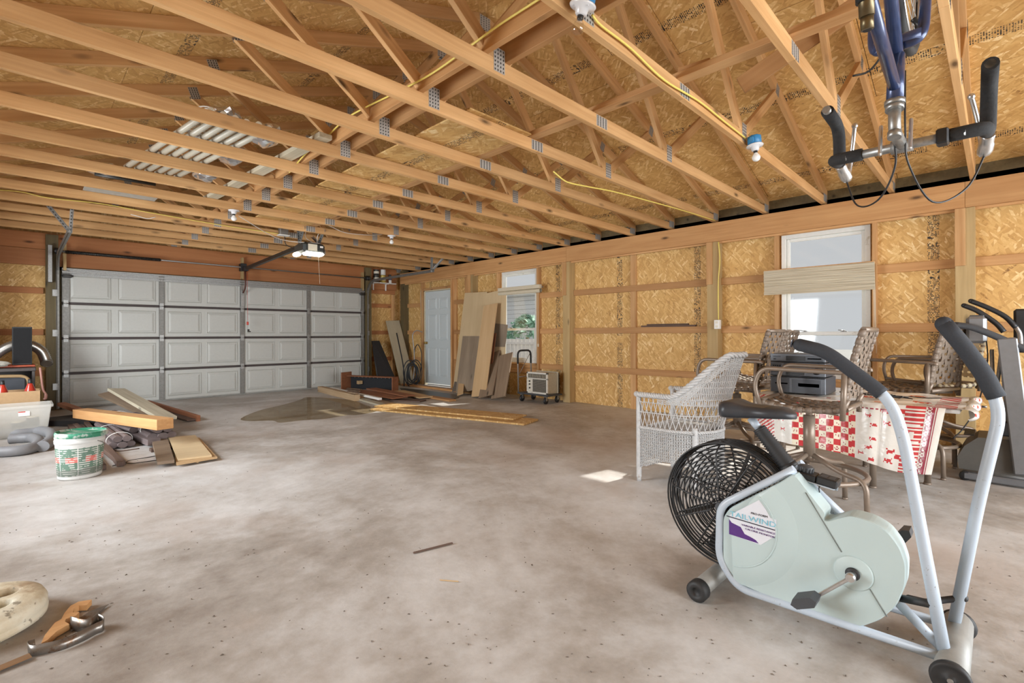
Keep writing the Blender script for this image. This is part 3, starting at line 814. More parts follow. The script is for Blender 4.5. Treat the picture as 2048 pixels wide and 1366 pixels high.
for i in range(16): m.bbox((16.5+.01*(i % 2), 13.4, -.12+i*.2), (16.7, 26, -.12+i*.2+.19), .01)
m.build('siding', plain('house_siding', (.86, .86, .86), .8), T)
m = MB(); m.beam((16.1, 13, 3.02), (16.1, 26, 3.02), .04, .2); m.beam((16.3, 13, 3.1), (16.3, 26, 3.1), .4, .03); m.build('eave', M_WHITE, T)
# ------------------------------------------------------------------ lumber, wires and lamps among the trusses
HB = 2.644       # top of the bottom chords
stick('lateral_brace', (1.965, .25, HB+.071), (1.965, 9.95, HB+.071), .038, .14, M_FIR2, label='wide plank standing on edge along the truss chords', cat='brace')
stick('lateral_brace', (1.80, .9, HB+.045), (1.80, 9.95, HB+.045), .038, .089, M_FIR2, label='narrow plank on edge beside the wide one, left of it on the chords', cat='brace')
stick('lateral_brace', (2.845, .35, HB+.021), (2.845, 5.2, HB+.021), .089, .038, M_FIR, label='flat pine brace running over the truss chords toward the hanging bike', cat='brace')
stick('lateral_brace', (2.94, 4.9, HB+.021), (2.94, 9.9, HB+.021), .089, .038, M_FIR, label='flat pine brace running over the far truss chords toward the garage door', cat='brace')
stick('wood_block', onZ(1425, 128, HB+.06), onZ(1362, 148, HB+.06), .089, .038, M_FIR, label='short pine block lying on the flat brace near the bulb truss', cat='wood block')
stick('diagonal_board', onZ(1483, 172, 2.80), onZ(1775, -30, 3.22), .038, .115, M_FIR2, up=(0, -.5, 1), label='sloping pine board with a sawn end among the webs near the bike', cat='board')
M_LOFT = osb('loft_osb', 1.0, strip=.0)
for ya, yb, xa, xb, nm in ((2.55, 4.95, 2.17, 2.79, 'sheet of printed strand board lying on the truss chords, nearer one'), (5.0, 7.2, 2.18, 2.88, 'sheet of strand board lying on the truss chords farther toward the garage door')):
    m = MB(); L = yb-ya; m.bbox((-L/2, -(xb-xa)/2, 0), (L/2, (xb-xa)/2, .012), .002)
    M = axes(((xa+xb)/2, (ya+yb)/2, HB+.001), (0, 1, 0), (-1, 0, 0)); 
    tag(link('osb_sheet', m.mesh('osb_sheet'), M_LOFT, None, M), nm, 'board')
M_GREYW = wood('grey_board', (.36, .31, .22), (.56, .51, .39), .1)
stick('grey_board', onZ(648, 270, HB+.02)+V((.02, 0, 0)), V((1.52, 6.6, HB+.021)), .105, .038, M_GREYW, label='weathered grey board laid flat across the chords beside the white tubes', cat='board')
# white fluorescent tubes and silver bags
rr = random.Random(5)
M_TUBE = plain('tube_white', (.48, .45, .37), .35, 0, .06)
tb = None
for i in range(6):
    x0 = .83+.078*i; M = Matrix.Translation((x0, 4.78+.04*rr.uniform(-1, 1), HB+.024)) @ Matrix.Rotation(.13, 4, 'Z')
    lb = f"white fluorescent tube lying on the chords, {['leftmost', 'second from left', 'third from left', 'third from right', 'second from right', 'rightmost'][i]} of the six"
    if tb is None:
        tb = thing('fluorescent_tube', lb, 'lamp tube', (0, 0, 0), 0, 'fluorescent tubes on the trusses')
        m = MB(); m.tube([(0, -.90, 0), (0, .90, 0)], .023, 12); m.build('tube', M_TUBE, tb, local=True)
        for s in (-1, 1):
            m = MB(); m.tube([(0, s*.90, 0), (0, s*.925, 0)], .0235, 12); m.tube([(-.006, s*.925, 0), (-.006, s*.94, 0)], .002, 4); m.tube([(.006, s*.925, 0), (.006, s*.94, 0)], .002, 4); m.build('end_cap', M_CREAM, tb, local=True)
        tb.matrix_world = M; MX[tb.name] = M
    else: copy_tree(tb, M, label=lb)
def foil():
    t = NT('silver_foil'); t.setp(Metallic=.9, Roughness=.22); t.b.inputs['Base Color'].default_value = (.72, .72, .74, 1); return t.m
M_FOIL = foil()
def crumple(c, sx, sy, sz, seed, n=3):
    bm = bmesh.new(); bmesh.ops.create_icosphere(bm, subdivisions=n, radius=1); r = random.Random(seed); ph = [(V((r.uniform(-1, 1), r.uniform(-1, 1), r.uniform(-1, 1))).normalized(), r.uniform(2, 9), r.uniform(0, 6)) for _ in range(14)]
    for v in bm.verts:
        d = sum(math.sin(a.dot(v.co)*f+p) for a, f, p in ph)/14; k = 1+.42*d+r.uniform(-.06, .06)
        v.co = V((v.co.x*sx*k+c[0], v.co.y*sy*k+c[1], v.co.z*sz*k+c[2]))
    m = MB(); m.add([v.co for v in bm.verts], [[v.index for v in f.verts] for f in bm.faces]); bm.free(); return m
for c, s, nm in (((1.40, 4.10, HB+.045), (.10, .17, .075), 'crumpled silver foil bag right of the white tubes, nearest one'), ((1.10, 4.12, HB+.105), (.10, .16, .06), 'crumpled dark silver bag on the white tubes beside the cable coil'), ((1.32, 4.74, HB+.035), (.085, .22, .065), 'crumpled silver bag right of the middle of the white tubes'), ((1.28, 5.42, HB+.025), (.10, .15, .07), 'crumpled silver bag drooping at the far right end of the white tubes'), ((1.0, 4.75, HB+.10), (.10, .2, .05), 'crumpled silver bag resting across the middle of the white tubes')):
    crumple(c, *s, seed=int(c[1]*100)).build('foil_bag', M_FOIL, label=nm, cat='bag')
p = onZ(258, 348, HB+.03); crumple((p.x-.15, p.y+.2, HB+.075), .13, .2, .055, 9).build('foil_bag', M_FOIL, label='crumpled silver bag left of the white tubes, farther back', cat='bag')
p = onZ(437, 250, HB+.14); m = MB(); rr = random.Random(2)
cp = []
for i in range(170):
    a = i*.52; cp.append((p.x+.15*math.cos(a)*(1+.1*math.sin(i*.31)), p.y+.18*math.sin(a), HB+.135+.05*math.sin(i*.17)+.03*math.sin(i*1.1)))
m.tube(spline(cp, 3), .006, 5); m.build('cable_coil', M_WCAB, label='loose coil of white cable on the truss chords behind the silver bags', cat='cable')
q = onZ(171, 370, HB+.01); m = MB(); m.bbox((q.x, q.y, HB+.002), (q.x+.62, q.y+.66, HB+.022), .003); m.build('flat_board', plain('grey_panel', (.42, .41, .38), .7), label='flat grey panel lying on the chords at the left', cat='panel')
m = MB(); m.tube([onZ(190, 348, HB+.02), onZ(312, 369, HB+.02)], .017, 8); m.build('dark_pipe', M_DKMET, label='short dark pipe lying on the chords near the grey panel', cat='pipe')
# cables
def cable(name, pts, r, mat, label): m = MB(); m.tube(spline(pts, 6), r, 6); return m.build(name, mat, label=label, cat='cable')
cable('yellow_cable', [onX(px, py, 1.75) for px, py in ((1090, -8), (1000, 50), (945, 90), (870, 144), (800, 182), (730, 216), (690, 240), (652, 276), (612, 308), (580, 345))], .0062, M_YEL, 'yellow cable draped beside the narrow plank over the chords')
cable('yellow_cable', [onY(px, py, 1.352) for px, py in ((1186, 30), (1205, 52), (1262, 96), (1330, 160), (1400, 203), (1450, 243), (1492, 276))], .0062, M_YEL, 'yellow cable stapled along the truss between the two blue boxes')
cable('yellow_cable', [onY(px, py, 7.455) for px, py in ((-60, 376), (0, 380), (45, 384), (100, 396), (200, 407), (300, 425), (430, 448), (520, 462), (560, 468))], .0062, M_YEL, 'yellow cable stapled along the far truss to the grey outlet box')
cable('yellow_cable', [onY(px, py, 2.578) for px, py in ((1108, 343), (1128, 360), (1145, 367), (1180, 374), (1231, 384), (1306, 404), (1370, 422), (1430, 441))], .0062, M_YEL, 'yellow cable hanging along the truss past a small clip toward the window wall')
m = MB()
for d in (0, .012): m.tube(spline([onX(px, py, 6.285-d) for px, py in ((1437+d*60, 484), (1440, 520), (1437, 560), (1436+d*80, 600), (1437, 640))], 6), .006, 5)
m.build('yellow_cable', M_YEL, label='pair of yellow cables running down the post to the white outlet', cat='cable')
p = onX(1437, 649, 6.297); T = thing('wall_outlet', 'white outlet box on the post left of the near window', 'outlet', (6.29, p.y, p.z))
m = MB(); m.bbox((6.24, p.y-.035, p.z-.058), (6.297, p.y+.035, p.z+.058), .005); m.build('box', M_WHITE, T)
m = MB()
for s in (-.026, .026): m.bbox((6.237, p.y-.016, p.z+s-.014), (6.2405, p.y+.016, p.z+s+.014), .003)
m.build('socket', M_CREAM, T)
cable('white_wire', [onZ(478, 432, 2.50), onY(560, 478, 6.9), onY(640, 487, 6.9)], .0045, M_WCAB, 'white wire slanting from the left bulb to the door opener')
cable('white_wire', [onY(px, py, 6.85) for px, py in ((625, 447), (655, 450), (690, 465), (735, 470), (765, 469))], .0045, M_WCAB, 'white wire looping right from above the door opener')
cable('white_wire', [onY(px, py, 7.44) for px, py in ((262, 429), (275, 432), (295, 437), (312, 434))], .0045, M_WCAB, 'short white wire loop below the yellow cable on the far truss')
cable('grey_wire', [onY(px, py, 9.9) for px, py in ((163, 470), (172, 462), (178, 455), (182, 450))], .006, M_GALV, 'short bent wire hanging beside the left track hanger')
# bare bulbs
def bulb_glass():
    return glass('bulb_glass', (.96, .96, .94), .09)
M_BULB = bulb_glass(); M_PORC = plain('porcelain', (.66, .66, .68), .25, 0, .03, coat=.4); M_BBOX = plain('blue_box', (.03, .20, .42), .45, 0, .08)
M_FROST = plain('frosted_bulb', (.80, .80, .78), .3, 0, .02)
def bulb(p, tilt, label, box=True, frost=False):
    T = thing('bare_bulb_light', label, 'light', p)
    R = Matrix.Translation(p) @ Matrix.Rotation(tilt, 4, 'X')
    if box:
        m = MB(); m.lathe([(0, .075), (.048, .075), (.05, .07), (.05, .008), (0, .008)], 8, R); m.bbox((-.06, -.012, .02), (.06, .012, .06), .004, R); m.build('box', M_BBOX, T)
    m = MB(); m.lathe([(0, .009), (.058, .009), (.060, .004), (.056, -.002), (.030, -.006), (.026, -.03), (.021, -.035), (0, -.035)], 28, R)
    for k in (.5, 2.6, 4.4): m.lathe([(0, -.0035), (.005, -.0035), (.005, -.006), (0, -.0065)], 6, R @ Matrix.Translation((.043*math.cos(k), .043*math.sin(k), 0)))
    m.build('lampholder', M_PORC, T)
    m = MB(); m.lathe([(0, -.034), (.0145, -.034), (.014, -.05), (.0135, -.052), (0, -.052)], 14, R); m.build('screw_base', M_DKMET, T)
    m = MB(); m.lathe([(.0125, -.050), (.0135, -.056), (.022, -.066), (.0295, -.082), (.0295, -.092), (.023, -.106), (.012, -.113), (.0005, -.115)], 20, R); m.build('bulb', M_FROST if frost else M_BULB, T)
bulb(onY(1167, 14, 1.30), .30, 'clear bare bulb in white holder on a blue box, nearest to the viewer')
bulb(onY(1511, 293, 1.30), -.1, 'bare bulb in white holder on a blue box near the hanging bike', frost=True)
bulb(V((1.76, 6.268, 2.545)), 0, 'white bare bulb under the trusses left of the door opener', False, True)
bulb(V((3.835, 6.268, 2.545)), 0, 'white bare bulb under the trusses right of the door opener', False, True)

# ------------------------------------------------------------------ road bicycle hanging upside down
M_BFRAME = plain('blue_frame', (.035, .055, .135), .32, .3, .25, 25, dirt=((.22, .10, .06), 16, .66), coat=.3)
M_TYRE = plain('tyre_rubber', (.018, .018, .018), .7, 0, .2, 60)
M_FOAM = plain('black_foam', (.022, .023, .025), .85, 0, .25, 120, bump=.001)
def Bk(x, y, z): return V((1.80+x, .188-y, 2.60-z))     # upright bike coordinates to hung position; x forward from the front hub
T = thing('bicycle', 'blue road bicycle hanging upside down from the trusses', 'bicycle', (1.5, .195, 2.6))
bar_c = (-.075, 0, .975); ht = (-.205, 0, .895); hb_ = (-.172, 0, .765); cr = (-.158, 0, .715); st_ = (-.68, 0, .78); bbp = (-.60, 0, .27); rh = (-1.0, 0, .335)
m = MB()
m.tube([Bk(*ht), Bk(*hb_)], .0185, 14); m.tube([Bk(*hb_)+V((0, 0, .0)), Bk(*bbp)], .0150, 12); m.tube([Bk(-.200, 0, .86), Bk(*st_)], .0135, 12); m.tube([Bk(*st_), Bk(*bbp)], .0145, 12)
for s in (-1, 1):
    m.tube([Bk(-.62, s*.03, .27), Bk(-1.0, s*.065, .335)], .009, 8); m.tube([Bk(-.685, s*.012, .77), Bk(-1.0, s*.065, .335)], .008, 8)
m.tube([Bk(-.60, -.04, .27), Bk(-.60, .04, .27)], .02, 12); m.build('frame', M_BFRAME, T)
m = MB()
for s in (-1, 1): m.tube(spline([Bk(-.160, s*.012, .735), Bk(-.156, s*.048, .722), Bk(-.135, s*.055, .64), Bk(-.075, s*.055, .45), Bk(0, s*.05, .335)], 5), [.013]*6+[.0125]*6+[.011]*6+[.009]*3, 10)
m.tube([Bk(-.160, -.05, .722), Bk(-.160, .05, .722)], .016, 10); m.build('fork', M_BFRAME, T)
def wheel(name, hx):
    m = MB(); n = 56
    ring = lambda r: [Bk(hx+r*math.cos(2*PI*i/n), 0, .335+r*math.sin(2*PI*i/n)) for i in range(n)]
    m.tube(ring(.322), .0145, 8, closed=True); w = m.build(name, M_TYRE, T)
    m = MB()
    for y in (-.008, .008): m.tube([p+V((0, y, 0)) for p in ring(.302)], .0075, 6, closed=True)
    m.build('rim', M_CHROME, w)
    m = MB()
    for i in range(28):
        a = 2*PI*i/28; b = a+(.9 if i % 2 else -.9)
        m.tube([Bk(hx+.018*math.cos(b), (.03 if i % 4 < 2 else -.03), .335+.018*math.sin(b)), Bk(hx+.3*math.cos(a), 0, .335+.3*math.sin(a))], .0011, 3, caps=False)
    m.tube([Bk(hx, -.05, .335), Bk(hx, .05, .335)], .014, 10); m.build('spokes', M_GALV, w)
wheel('front_wheel', 0); wheel('rear_wheel', -1.0)
m = MB(); m.tube([Bk(-.60, 0, .785), Bk(-.595, 0, .825)], .0175, 12); m.build('seat_collar', M_BLACK, T)
m = MB(); m.tube([Bk(-.675, 0, .76), Bk(-.60, 0, .79)], .0145, 12); m.tube([Bk(-.60, 0, .785), Bk(-.585, 0, .85)], .0135, 14); m.tube([Bk(-.585, 0, .845), Bk(-.580, 0, .875)], .0115, 14); m.build('seat_post', plain('brassy_steel', (.16, .125, .07), .38, .8, .2), T)
m = MB(); m.tube([Bk(-.5795, 0, .8753), Bk(-.5795, 0, .8758)], .008, 12); m.build('post_opening', M_BLACK, T)
m = MB(); m.tube([Bk(-.208, 0, .905), Bk(-.2075, 0, .893)], .022, 14); m.tube([Bk(-.212, 0, .92), Bk(-.2085, 0, .906)], .020, 14); m.tube(bend([Bk(-.207, 0, .90), Bk(-.215, 0, .975), Bk(-.075, 0, .975)], .03), .0135, 12); m.tube([Bk(-.075, -.024, .975), Bk(-.075, .024, .975)], .0185, 14)
m.tube([Bk(-.2115, 0, .975), Bk(-.216, 0, .992)], .015, 12); m.build('stem', M_GALV, T)
HWD = .166
for s, nm in ((1, 'handlebar'), (-1, None)):
    pass
path = lambda s: bend([Bk(-.075, s*.03, .975), Bk(-.072, s*.13, .973), Bk(-.055, s*HWD, .968), Bk(.045, s*(HWD+.003), .955), Bk(.050, s*(HWD+.006), .835), Bk(-.095, s*(HWD+.01), .823)], .05, 6)
m = MB(); m.tube(bend([Bk(-.075, -.13, .975), Bk(-.075, .13, .975)], .01), .0125, 12)
for s in (-1, 1): m.tube(path(s), .0115, 10)
m.build('handlebar', M_GALV, T)
for s in (-1, 1):
    m = MB(); pp = [p for p in path(s)]; pp = [pp[0]+(pp[1]-pp[0])*.75]+pp[1:]; q = pp[-1]; d = (pp[-1]-pp[-2]).normalized(); pp[-1] = q-d*(.012 if s < 0 else 0.0); m.tube(pp, .0172, 12, caps=True); g = m.build('foam_grip', M_FOAM, T)
    hd = Bk(.055, s*(HWD+.004), .955); m = MB()
    m.tube(spline([hd, Bk(.085, s*HWD, .972), Bk(.105, s*(HWD-.004), .985), Bk(.112, s*(HWD-.004), .965)], 5), [.015]*5+[.017]*6+[.012]*5, 10); m.build('brake_hood', M_CHROME, T)
    m = MB(); m.tube(spline([Bk(.105, s*(HWD-.006), .985), Bk(.120, s*(HWD-.012), .93), Bk(.105, s*(HWD-.022), .87), Bk(.085, s*(HWD-.03), .83)], 6), [.008]*7+[.006]*12, 8); m.sphere(Bk(.085, s*(HWD-.03), .83), .009, 10, 6); m.build('brake_lever', M_CHROME, T)
    m = MB(); m.bbox((-.0065, -.004, -.075), (.0065, .004, .012), .003, axes(Bk(-.19, s*.031, .955), (1, 0, 0), (0, 1, 0)) @ Matrix.Rotation(.25, 4, 'Y')); m.build('shift_lever', M_CHROME, T)
    m = MB(); m.tube(spline([Bk(.11, s*HWD, .985), Bk(.06, s*(HWD-.04), 1.09), Bk(-.02, s*.06, 1.13 if s > 0 else 1.10), Bk(-.08, s*.015, 1.03), Bk(-.12, s*.012, .95), Bk(-.10, s*.01, .78)], 8), .0026, 6); m.build('brake_cable', M_BLACK, T)
m = MB(); m.bbox((-.02, -.013, -.02), (.02, .013, .02), .004, Matrix.Translation(Bk(-.075, -.075 if False else .085, .975))); m.build('light_clamp', M_BLACK, T)
m = MB()
for s in (-1, 1): m.tube(spline([Bk(-.135, s*.008, .735), Bk(-.115, s*.035, .715), Bk(-.110, s*.040, .675), Bk(-.118, s*.028, .655)], 5), .0065, 8)
m.tube([Bk(-.16, 0, .725), Bk(-.11, 0, .728)], .005, 8); m.tube(spline([Bk(-.113, -.035, .72), Bk(-.10, -.07, .75), Bk(-.09, -.11, .745)], 4), .003, 5); m.build('brake_caliper', M_DKMET, T)
m = MB(); m.tube([Bk(-.60, -.06, .27), Bk(-.60, .06, .27)], .011, 8); m.tube([Bk(-.60+.1*math.cos(a), .045, .27+.1*math.sin(a)) for a in [2*PI*i/36 for i in range(36)]], .004, 6, closed=True); m.tube([Bk(-.60, .06, .27), Bk(-.45, .065, .33)], .009, 8); m.tube([Bk(-.60, -.06, .27), Bk(-.75, -.065, .21)], .009, 8); m.build('crankset', M_CHROME, T)
m = MB(); m.tube([(1.80, .195, 2.55), (1.80, .195, 2.66)], .004, 6); m.build('hook', M_DKMET, T)
# ------------------------------------------------------------------ boards and gear along the far wall
def slab4(name, b0, b1, t0, th, mat, label=None, cat=None, parent=None, group=None):
    """flat board: corner b0, across to b1, up to t0; grain runs b0 to t0"""
    b0, b1, t0 = V(b0), V(b1), V(t0); x = t0-b0; y = b1-b0; L = x.length; w = y.length
    M = axes(b0, x, y); y2 = (M.to_3x3().inverted() @ y)
    m = MB(); m.bbox((-L/2, -y2.y/2, -th/2), (L/2, y2.y/2, th/2), min(.002, th*.3))
    return tag(link(name, m.mesh(name), mat, parent, M @ Matrix.Translation((L/2, y2.y/2, 0))), label, cat, group)
M_PLYP = wood('pale_plywood', (.52, .39, .225), (.60, .47, .29), 0, 9)
M_PLYG = wood('weathered_plywood', (.20, .15, .105), (.34, .27, .195), .25, 9)
M_PLANK = wood('tan_plank', (.46, .30, .15), (.56, .39, .215), .0, 14)
M_BARN = wood('grey_brown_board', (.19, .13, .085), (.31, .225, .15), .4, 16)
M_RBRN = wood('red_brown_board', (.20, .075, .035), (.32, .13, .06), .3, 18)
M_DKBRN = wood('dark_brown_board', (.075, .045, .035), (.15, .095, .07), .2, 18)
def lean(name, pb, width, ptop, xt, th, mat, label, cat='board'):
    """leaning against the right wall: foot at floor pixel pb, top-left at pixel ptop in the plane x=xt; width along the wall"""
    b = onZ(*pb, .0); t = onX(*ptop, xt); b.z = .012
    t.y = t.y; return slab4(name, b, b+V((0, -width, 0)), t, th, mat, label, cat)
# sheets that lean on the wall, back to front
lean('plywood_sheet', (905, 783), .66, (930, 586), 6.252, .006, M_PLYP, 'tall pale plywood sheet leaning on the wall, left one')
lean('plywood_sheet', (961, 789), .64, (966, 588), 6.238, .006, M_PLYP, 'tall pale plywood sheet leaning on the wall, nearer the window')
lean('plywood_sheet', (911, 788), .84, (927, 661), 6.17, .010, M_PLYG, 'weathered grey plywood leaning in front of the pale sheets, at left')
lean('plywood_sheet', (958, 788), .55, (975, 645), 6.165, .010, M_PLYG, 'weathered grey plywood leaning in front of the pale sheets, at right')
lean('plank', (943, 795), .36, (968, 612), 6.10, .019, M_PLANK, 'long tan plank leaning in front of the grey plywood')
lean('wood_strip', (972, 795), .07, (987, 667), 6.09, .02, M_RBRN, 'thin red brown strip leaning behind the short grey boards')
lean('short_board', (957, 798), .33, (975, 709), 6.06, .022, M_BARN, 'short weathered board with a nail hole, left of the pair')
lean('short_board', (982, 800), .33, (998, 712), 6.05, .022, M_BARN, 'short weathered board, right of the pair below the window')
lean('wood_offcut', (914, 793), .16, (918, 757), 5.95, .015, M_PLANK, 'small tan offcut standing against the grey plywood', 'offcut')
lean('metal_sheet', (903, 786), .20, (915, 742), 6.20, .003, M_GALV, 'narrow grey metal piece standing at the foot of the plywood', 'metal sheet')
# platform trolley with an old air conditioner
T = thing('platform_trolley', 'small platform trolley with folding handle below the far window', 'trolley', (6.0, 5.4, 0))
m = MB(); m.bbox((5.86, 5.02, .125), (6.22, 5.70, .150), .008); m.build('platform', M_DGREY, T)
M_TGR = plain('trolley_grey', (.33, .31, .29), .45, .5, .08)
m = MB(); m.tube(bend([(5.88, 5.685, .14), (5.88, 5.70, .84), (6.20, 5.70, .84), (6.20, 5.685, .14)], .09, 7), .0125, 10); m.tube([(5.88, 5.695, .40), (6.2, 5.695, .40)], .009, 8); m.tube([(5.89, 5.695, .42), (6.18, 5.69, .80)], .005, 6); m.build('handle', M_TGR, T)
m = MB(); m.tube(bend([(5.88, 5.6965, .62), (5.88, 5.70, .84), (6.20, 5.70, .84), (6.20, 5.6965, .62)], .09, 7), .0165, 10); m.build('foam_sleeve', M_FOAM, T)
for x, y in ((5.90, 5.62), (6.18, 5.62), (5.90, 5.10), (6.18, 5.10)):
    m = MB(); m.lathe([(0, -.016), (.04, -.016), (.052, -.010), (.052, .010), (.04, .016), (0, .016)], 20, Matrix.Translation((x, y, .053)) @ Matrix.Rotation(PI/2, 4, 'X')); w = m.build('caster_wheel', M_BLACK, T)
    m = MB(); m.bbox((x-.02, y-.024, .05), (x+.02, y-.018, .125), .002); m.bbox((x-.02, y+.018, .05), (x+.02, y+.024, .125), .002); m.bbox((x-.03, y-.026, .115), (x+.03, y+.026, .127), .003); m.build('caster_fork', M_GALV, w)
T = thing('air_conditioner', 'old window air conditioner sitting on the trolley', 'air conditioner', (6.0, 5.27, .15))
ax, ay0, ay1, az0, az1 = 5.88, 5.05, 5.50, .152, .50
M_ACB = plain('ac_beige', (.44, .40, .31), .5, 0, .1)
m = MB(); m.bbox((ax+.02, ay0+.01, az0), (6.14, ay1-.01, az1-.01), .01); m.build('body', M_ACB, T)
m = MB()
for a, b, c, d in ((ay0, ay0+.03, az0, az1), (ay1-.03, ay1, az0, az1), (ay0, ay1, az0, az0+.03), (ay0, ay1, az1-.03, az1), (ay0, ay1, .385, .405), (ay1-.13, ay1-.11, az0, .40)): m.bbox((ax, a, c), (ax+.03, b, d), .004)
m.build('front_frame', plain('ac_light', (.62, .60, .54), .45), T)
m = MB(); m.box((ax+.012, ay0+.02, az0+.02), (ax+.022, ay1-.02, az1-.02)); m.build('dark_grille', M_BLACK, T)
m = MB()
for i in range(16):
    yy = ay0+.035+i*(ay1-ay0-.07)/15; m.bbox((ax+.002, yy-.004, .41), (ax+.014, yy+.004, az1-.035), .001)
for i in range(14):
    zz = .19+i*.0142; m.bbox((ax+.004, ay0+.035, zz), (ax+.013, ay1-.135, zz+.004), .001)
m.build('louvre', M_ACB, T, kind='stuff')
m = MB(); m.box((ax+.004, ay1-.11, az0+.03), (ax+.012, ay1-.03, .385)); cp_ = m.build('control_panel', plain('ac_panel', (.60, .57, .48), .5), T)
for z in (.24, .30, .35):
    m = MB(); m.lathe([(0, 0), (.014, 0), (.012, .014), (0, .016)], 12, Matrix.Translation((ax+.004, ay1-.07, z)) @ Matrix.Rotation(-PI/2, 4, 'Y')); m.build('knob', M_DKMET, cp_)
m = MB(); m.bbox((6.14, ay0+.03, az0+.01), (6.22, ay1-.03, az1-.02), .006); m.build('rear_coil', M_BLACK, T)
m = MB(); m.bbox((6.13, ay0-.01, az0+.005), (6.142, ay1+.01, az1+.005), .003); m.build('side_flange', M_ACB, T)
# strips lying on the middle rail of the wall
zt = 1.165+.0445
pa, pb = onX(1283, 652, 6.42), onX(1392, 650, 6.42)
stick('dark_strip', (6.419, pa.y, zt+.012), (6.419, pb.y, zt+.012), .03, .022, M_DKBRN, label='dark wooden strip lying on the wall rail, front one', cat='strip')
pa, pb = onX(1295, 646, 6.43), onX(1378, 646, 6.43)
stick('dark_strip', (6.421, pa.y, zt+.034), (6.421, pb.y, zt+.034), .03, .018, M_DKBRN, label='shorter dark strip stacked on the one on the wall rail', cat='strip')
# shelf of cans in the corner
p0, p1 = onY(742, 564, 10.02), onY(811, 567, 10.02); zs = p0.z
T = thing('wall_shelf', 'small white shelf on brackets in the far corner', 'shelf', (5.85, 10.02, zs))
m = MB(); m.bbox((5.60, 9.93, zs-.018), (6.20, 10.10, zs), .003); m.build('board', M_WHITE, T)
for xx in (5.68, 6.0):
    m = MB(); m.bbox((xx-.012, 9.95, zs-.03), (xx+.012, 10.08, zs-.018), .002); m.bbox((xx-.012, 10.055, zs-.17), (xx+.012, 10.08, zs-.018), .002); m.build('shelf_bracket', M_WHITE, T)
def can(x, y, z, r, h, mat, lid, label, band=None):
    T = thing('paint_can', label, 'can', (x, y, z))
    m = MB(); m.lathe([(0, .002), (r, .002), (r*1.02, .006), (r, .01), (r, h-.012), (r*1.03, h-.006), (r*1.02, h), (0, h)], 24, Matrix.Translation((x, y, z))); m.build('can_body', mat, T)
    m = MB(); m.lathe([(r*.98, h), (r*.95, h+.004), (r*.85, h+.001), (0, h+.001)], 24, Matrix.Translation((x, y, z))); m.build('lid', lid, T)
    if band:
        m = MB(); m.lathe([(r+.001, h*.30), (r+.0012, h*.70)], 24, Matrix.Translation((x, y, z))); m.build('label_band', band, T)
M_GOLD = plain('gold_label', (.48, .36, .08), .4, .2, .2); M_CANDK = plain('can_dark', (.05, .05, .045), .4, .3, .2)
can(5.72, 10.0, zs+.001, .062, .15, M_CANDK, M_GALV, 'dark can at the left on the corner shelf, lower one', M_CREAM)
can(5.725, 10.0, zs+.158, .060, .125, M_CANDK, M_GALV, 'dark can stacked on the lower dark can at the left of the shelf', M_CREAM)
can(5.89, 10.0, zs+.001, .064, .17, M_GOLD, M_BLACK, 'gold labelled can in the middle of the corner shelf', M_CREAM)
can(5.89, 10.0, zs+.178, .060, .12, M_WHITE, M_WHITE, 'white topped can stacked on the gold can on the shelf')
T = thing('spray_can', 'slim spray can at the right end of the corner shelf', 'can', (6.07, 9.99, zs+.001))
m = MB(); m.lathe([(0, 0), (.033, 0), (.034, .004), (.034, .14), (.028, .155), (.0, .157)], 20, Matrix.Translation((6.07, 9.99, zs+.001))); m.build('can_body', M_WHITE, T)
m = MB(); m.lathe([(.026, .155), (.028, .158), (.027, .20), (.0, .203)], 16, Matrix.Translation((6.07, 9.99, zs+.001))); m.build('cap', M_DGREY, T)
m = MB(); m.lathe([(.0345, .075), (.0345, .13)], 20, Matrix.Translation((6.07, 9.99, zs+.001))); m.build('label_band', plain('navy', (.03, .04, .12), .4), T)
# things leaning in the corner by the garage door
b = onZ(786, 786, .0); 
slab4('shelf_board', V((5.90, 9.28, .012)), V((6.22, 9.22, .012)), V((5.97, 10.02, 1.43)), .03, wood('dull_grey_board', (.34, .29, .20), (.46, .40, .28), .1, 12), 'long dull beige board leaning in the corner', 'board')
M_CASE = plain('black_leather', (.022, .022, .024), .55, 0, .15)
p = onY(742, 690, 9.96); q = onY(757, 690, 9.96)
T = thing('black_case', 'long black padded board leaning against the garage door corner', 'case', (5.55, 9.7, 0))
b0, b1 = V((5.45, 9.45, .012)), V((5.86, 9.38, .012)); t0, t1 = V((5.60, 9.98, .96)), V((5.76, 9.98, .96))
m = MB(); pts = [b0, b1, t1, t0]; nn = (b1-b0).cross(t0-b0).normalized()*.035
m.add(pts+[x_+nn for x_ in pts], [(0, 1, 2, 3), (7, 6, 5, 4), (0, 4, 5, 1), (1, 5, 6, 2), (2, 6, 7, 3), (3, 7, 4, 0)]); m.build('padded_board', M_CASE, T)
m = MB(); m.tube([b0+nn*.5, t0+nn*.5, t1+nn*.5, b1+nn*.5], .018, 8); m.build('piping', M_CASE, T)
m = MB(); rr = random.Random(8); c0 = V((5.98, 8.95, .28))
cp = []
for i in range(120):
    a = i*.42; k = .20+.05*math.sin(i*.19)+.02*math.sin(i*.5); cp.append(c0+V((.40*k*math.cos(a)*1.4, -.25*k*math.cos(a), k*math.sin(a)*1.1+.03*math.sin(i*.07))) + V((.10, -.02, 0))*(i/120-.5)*1.2)
cp += [V((6.19, 8.93, .45)), V((6.21, 8.95, .72)), V((6.15, 9.0, .90)), V((6.08, 9.02, .78)), V((6.07, 9.02, .55))]
m.tube(spline(cp, 3), .010, 6); m.build('hose_coil', M_BLACK, label='tangled coil of black hose hanging by the dark corner post', cat='hose')
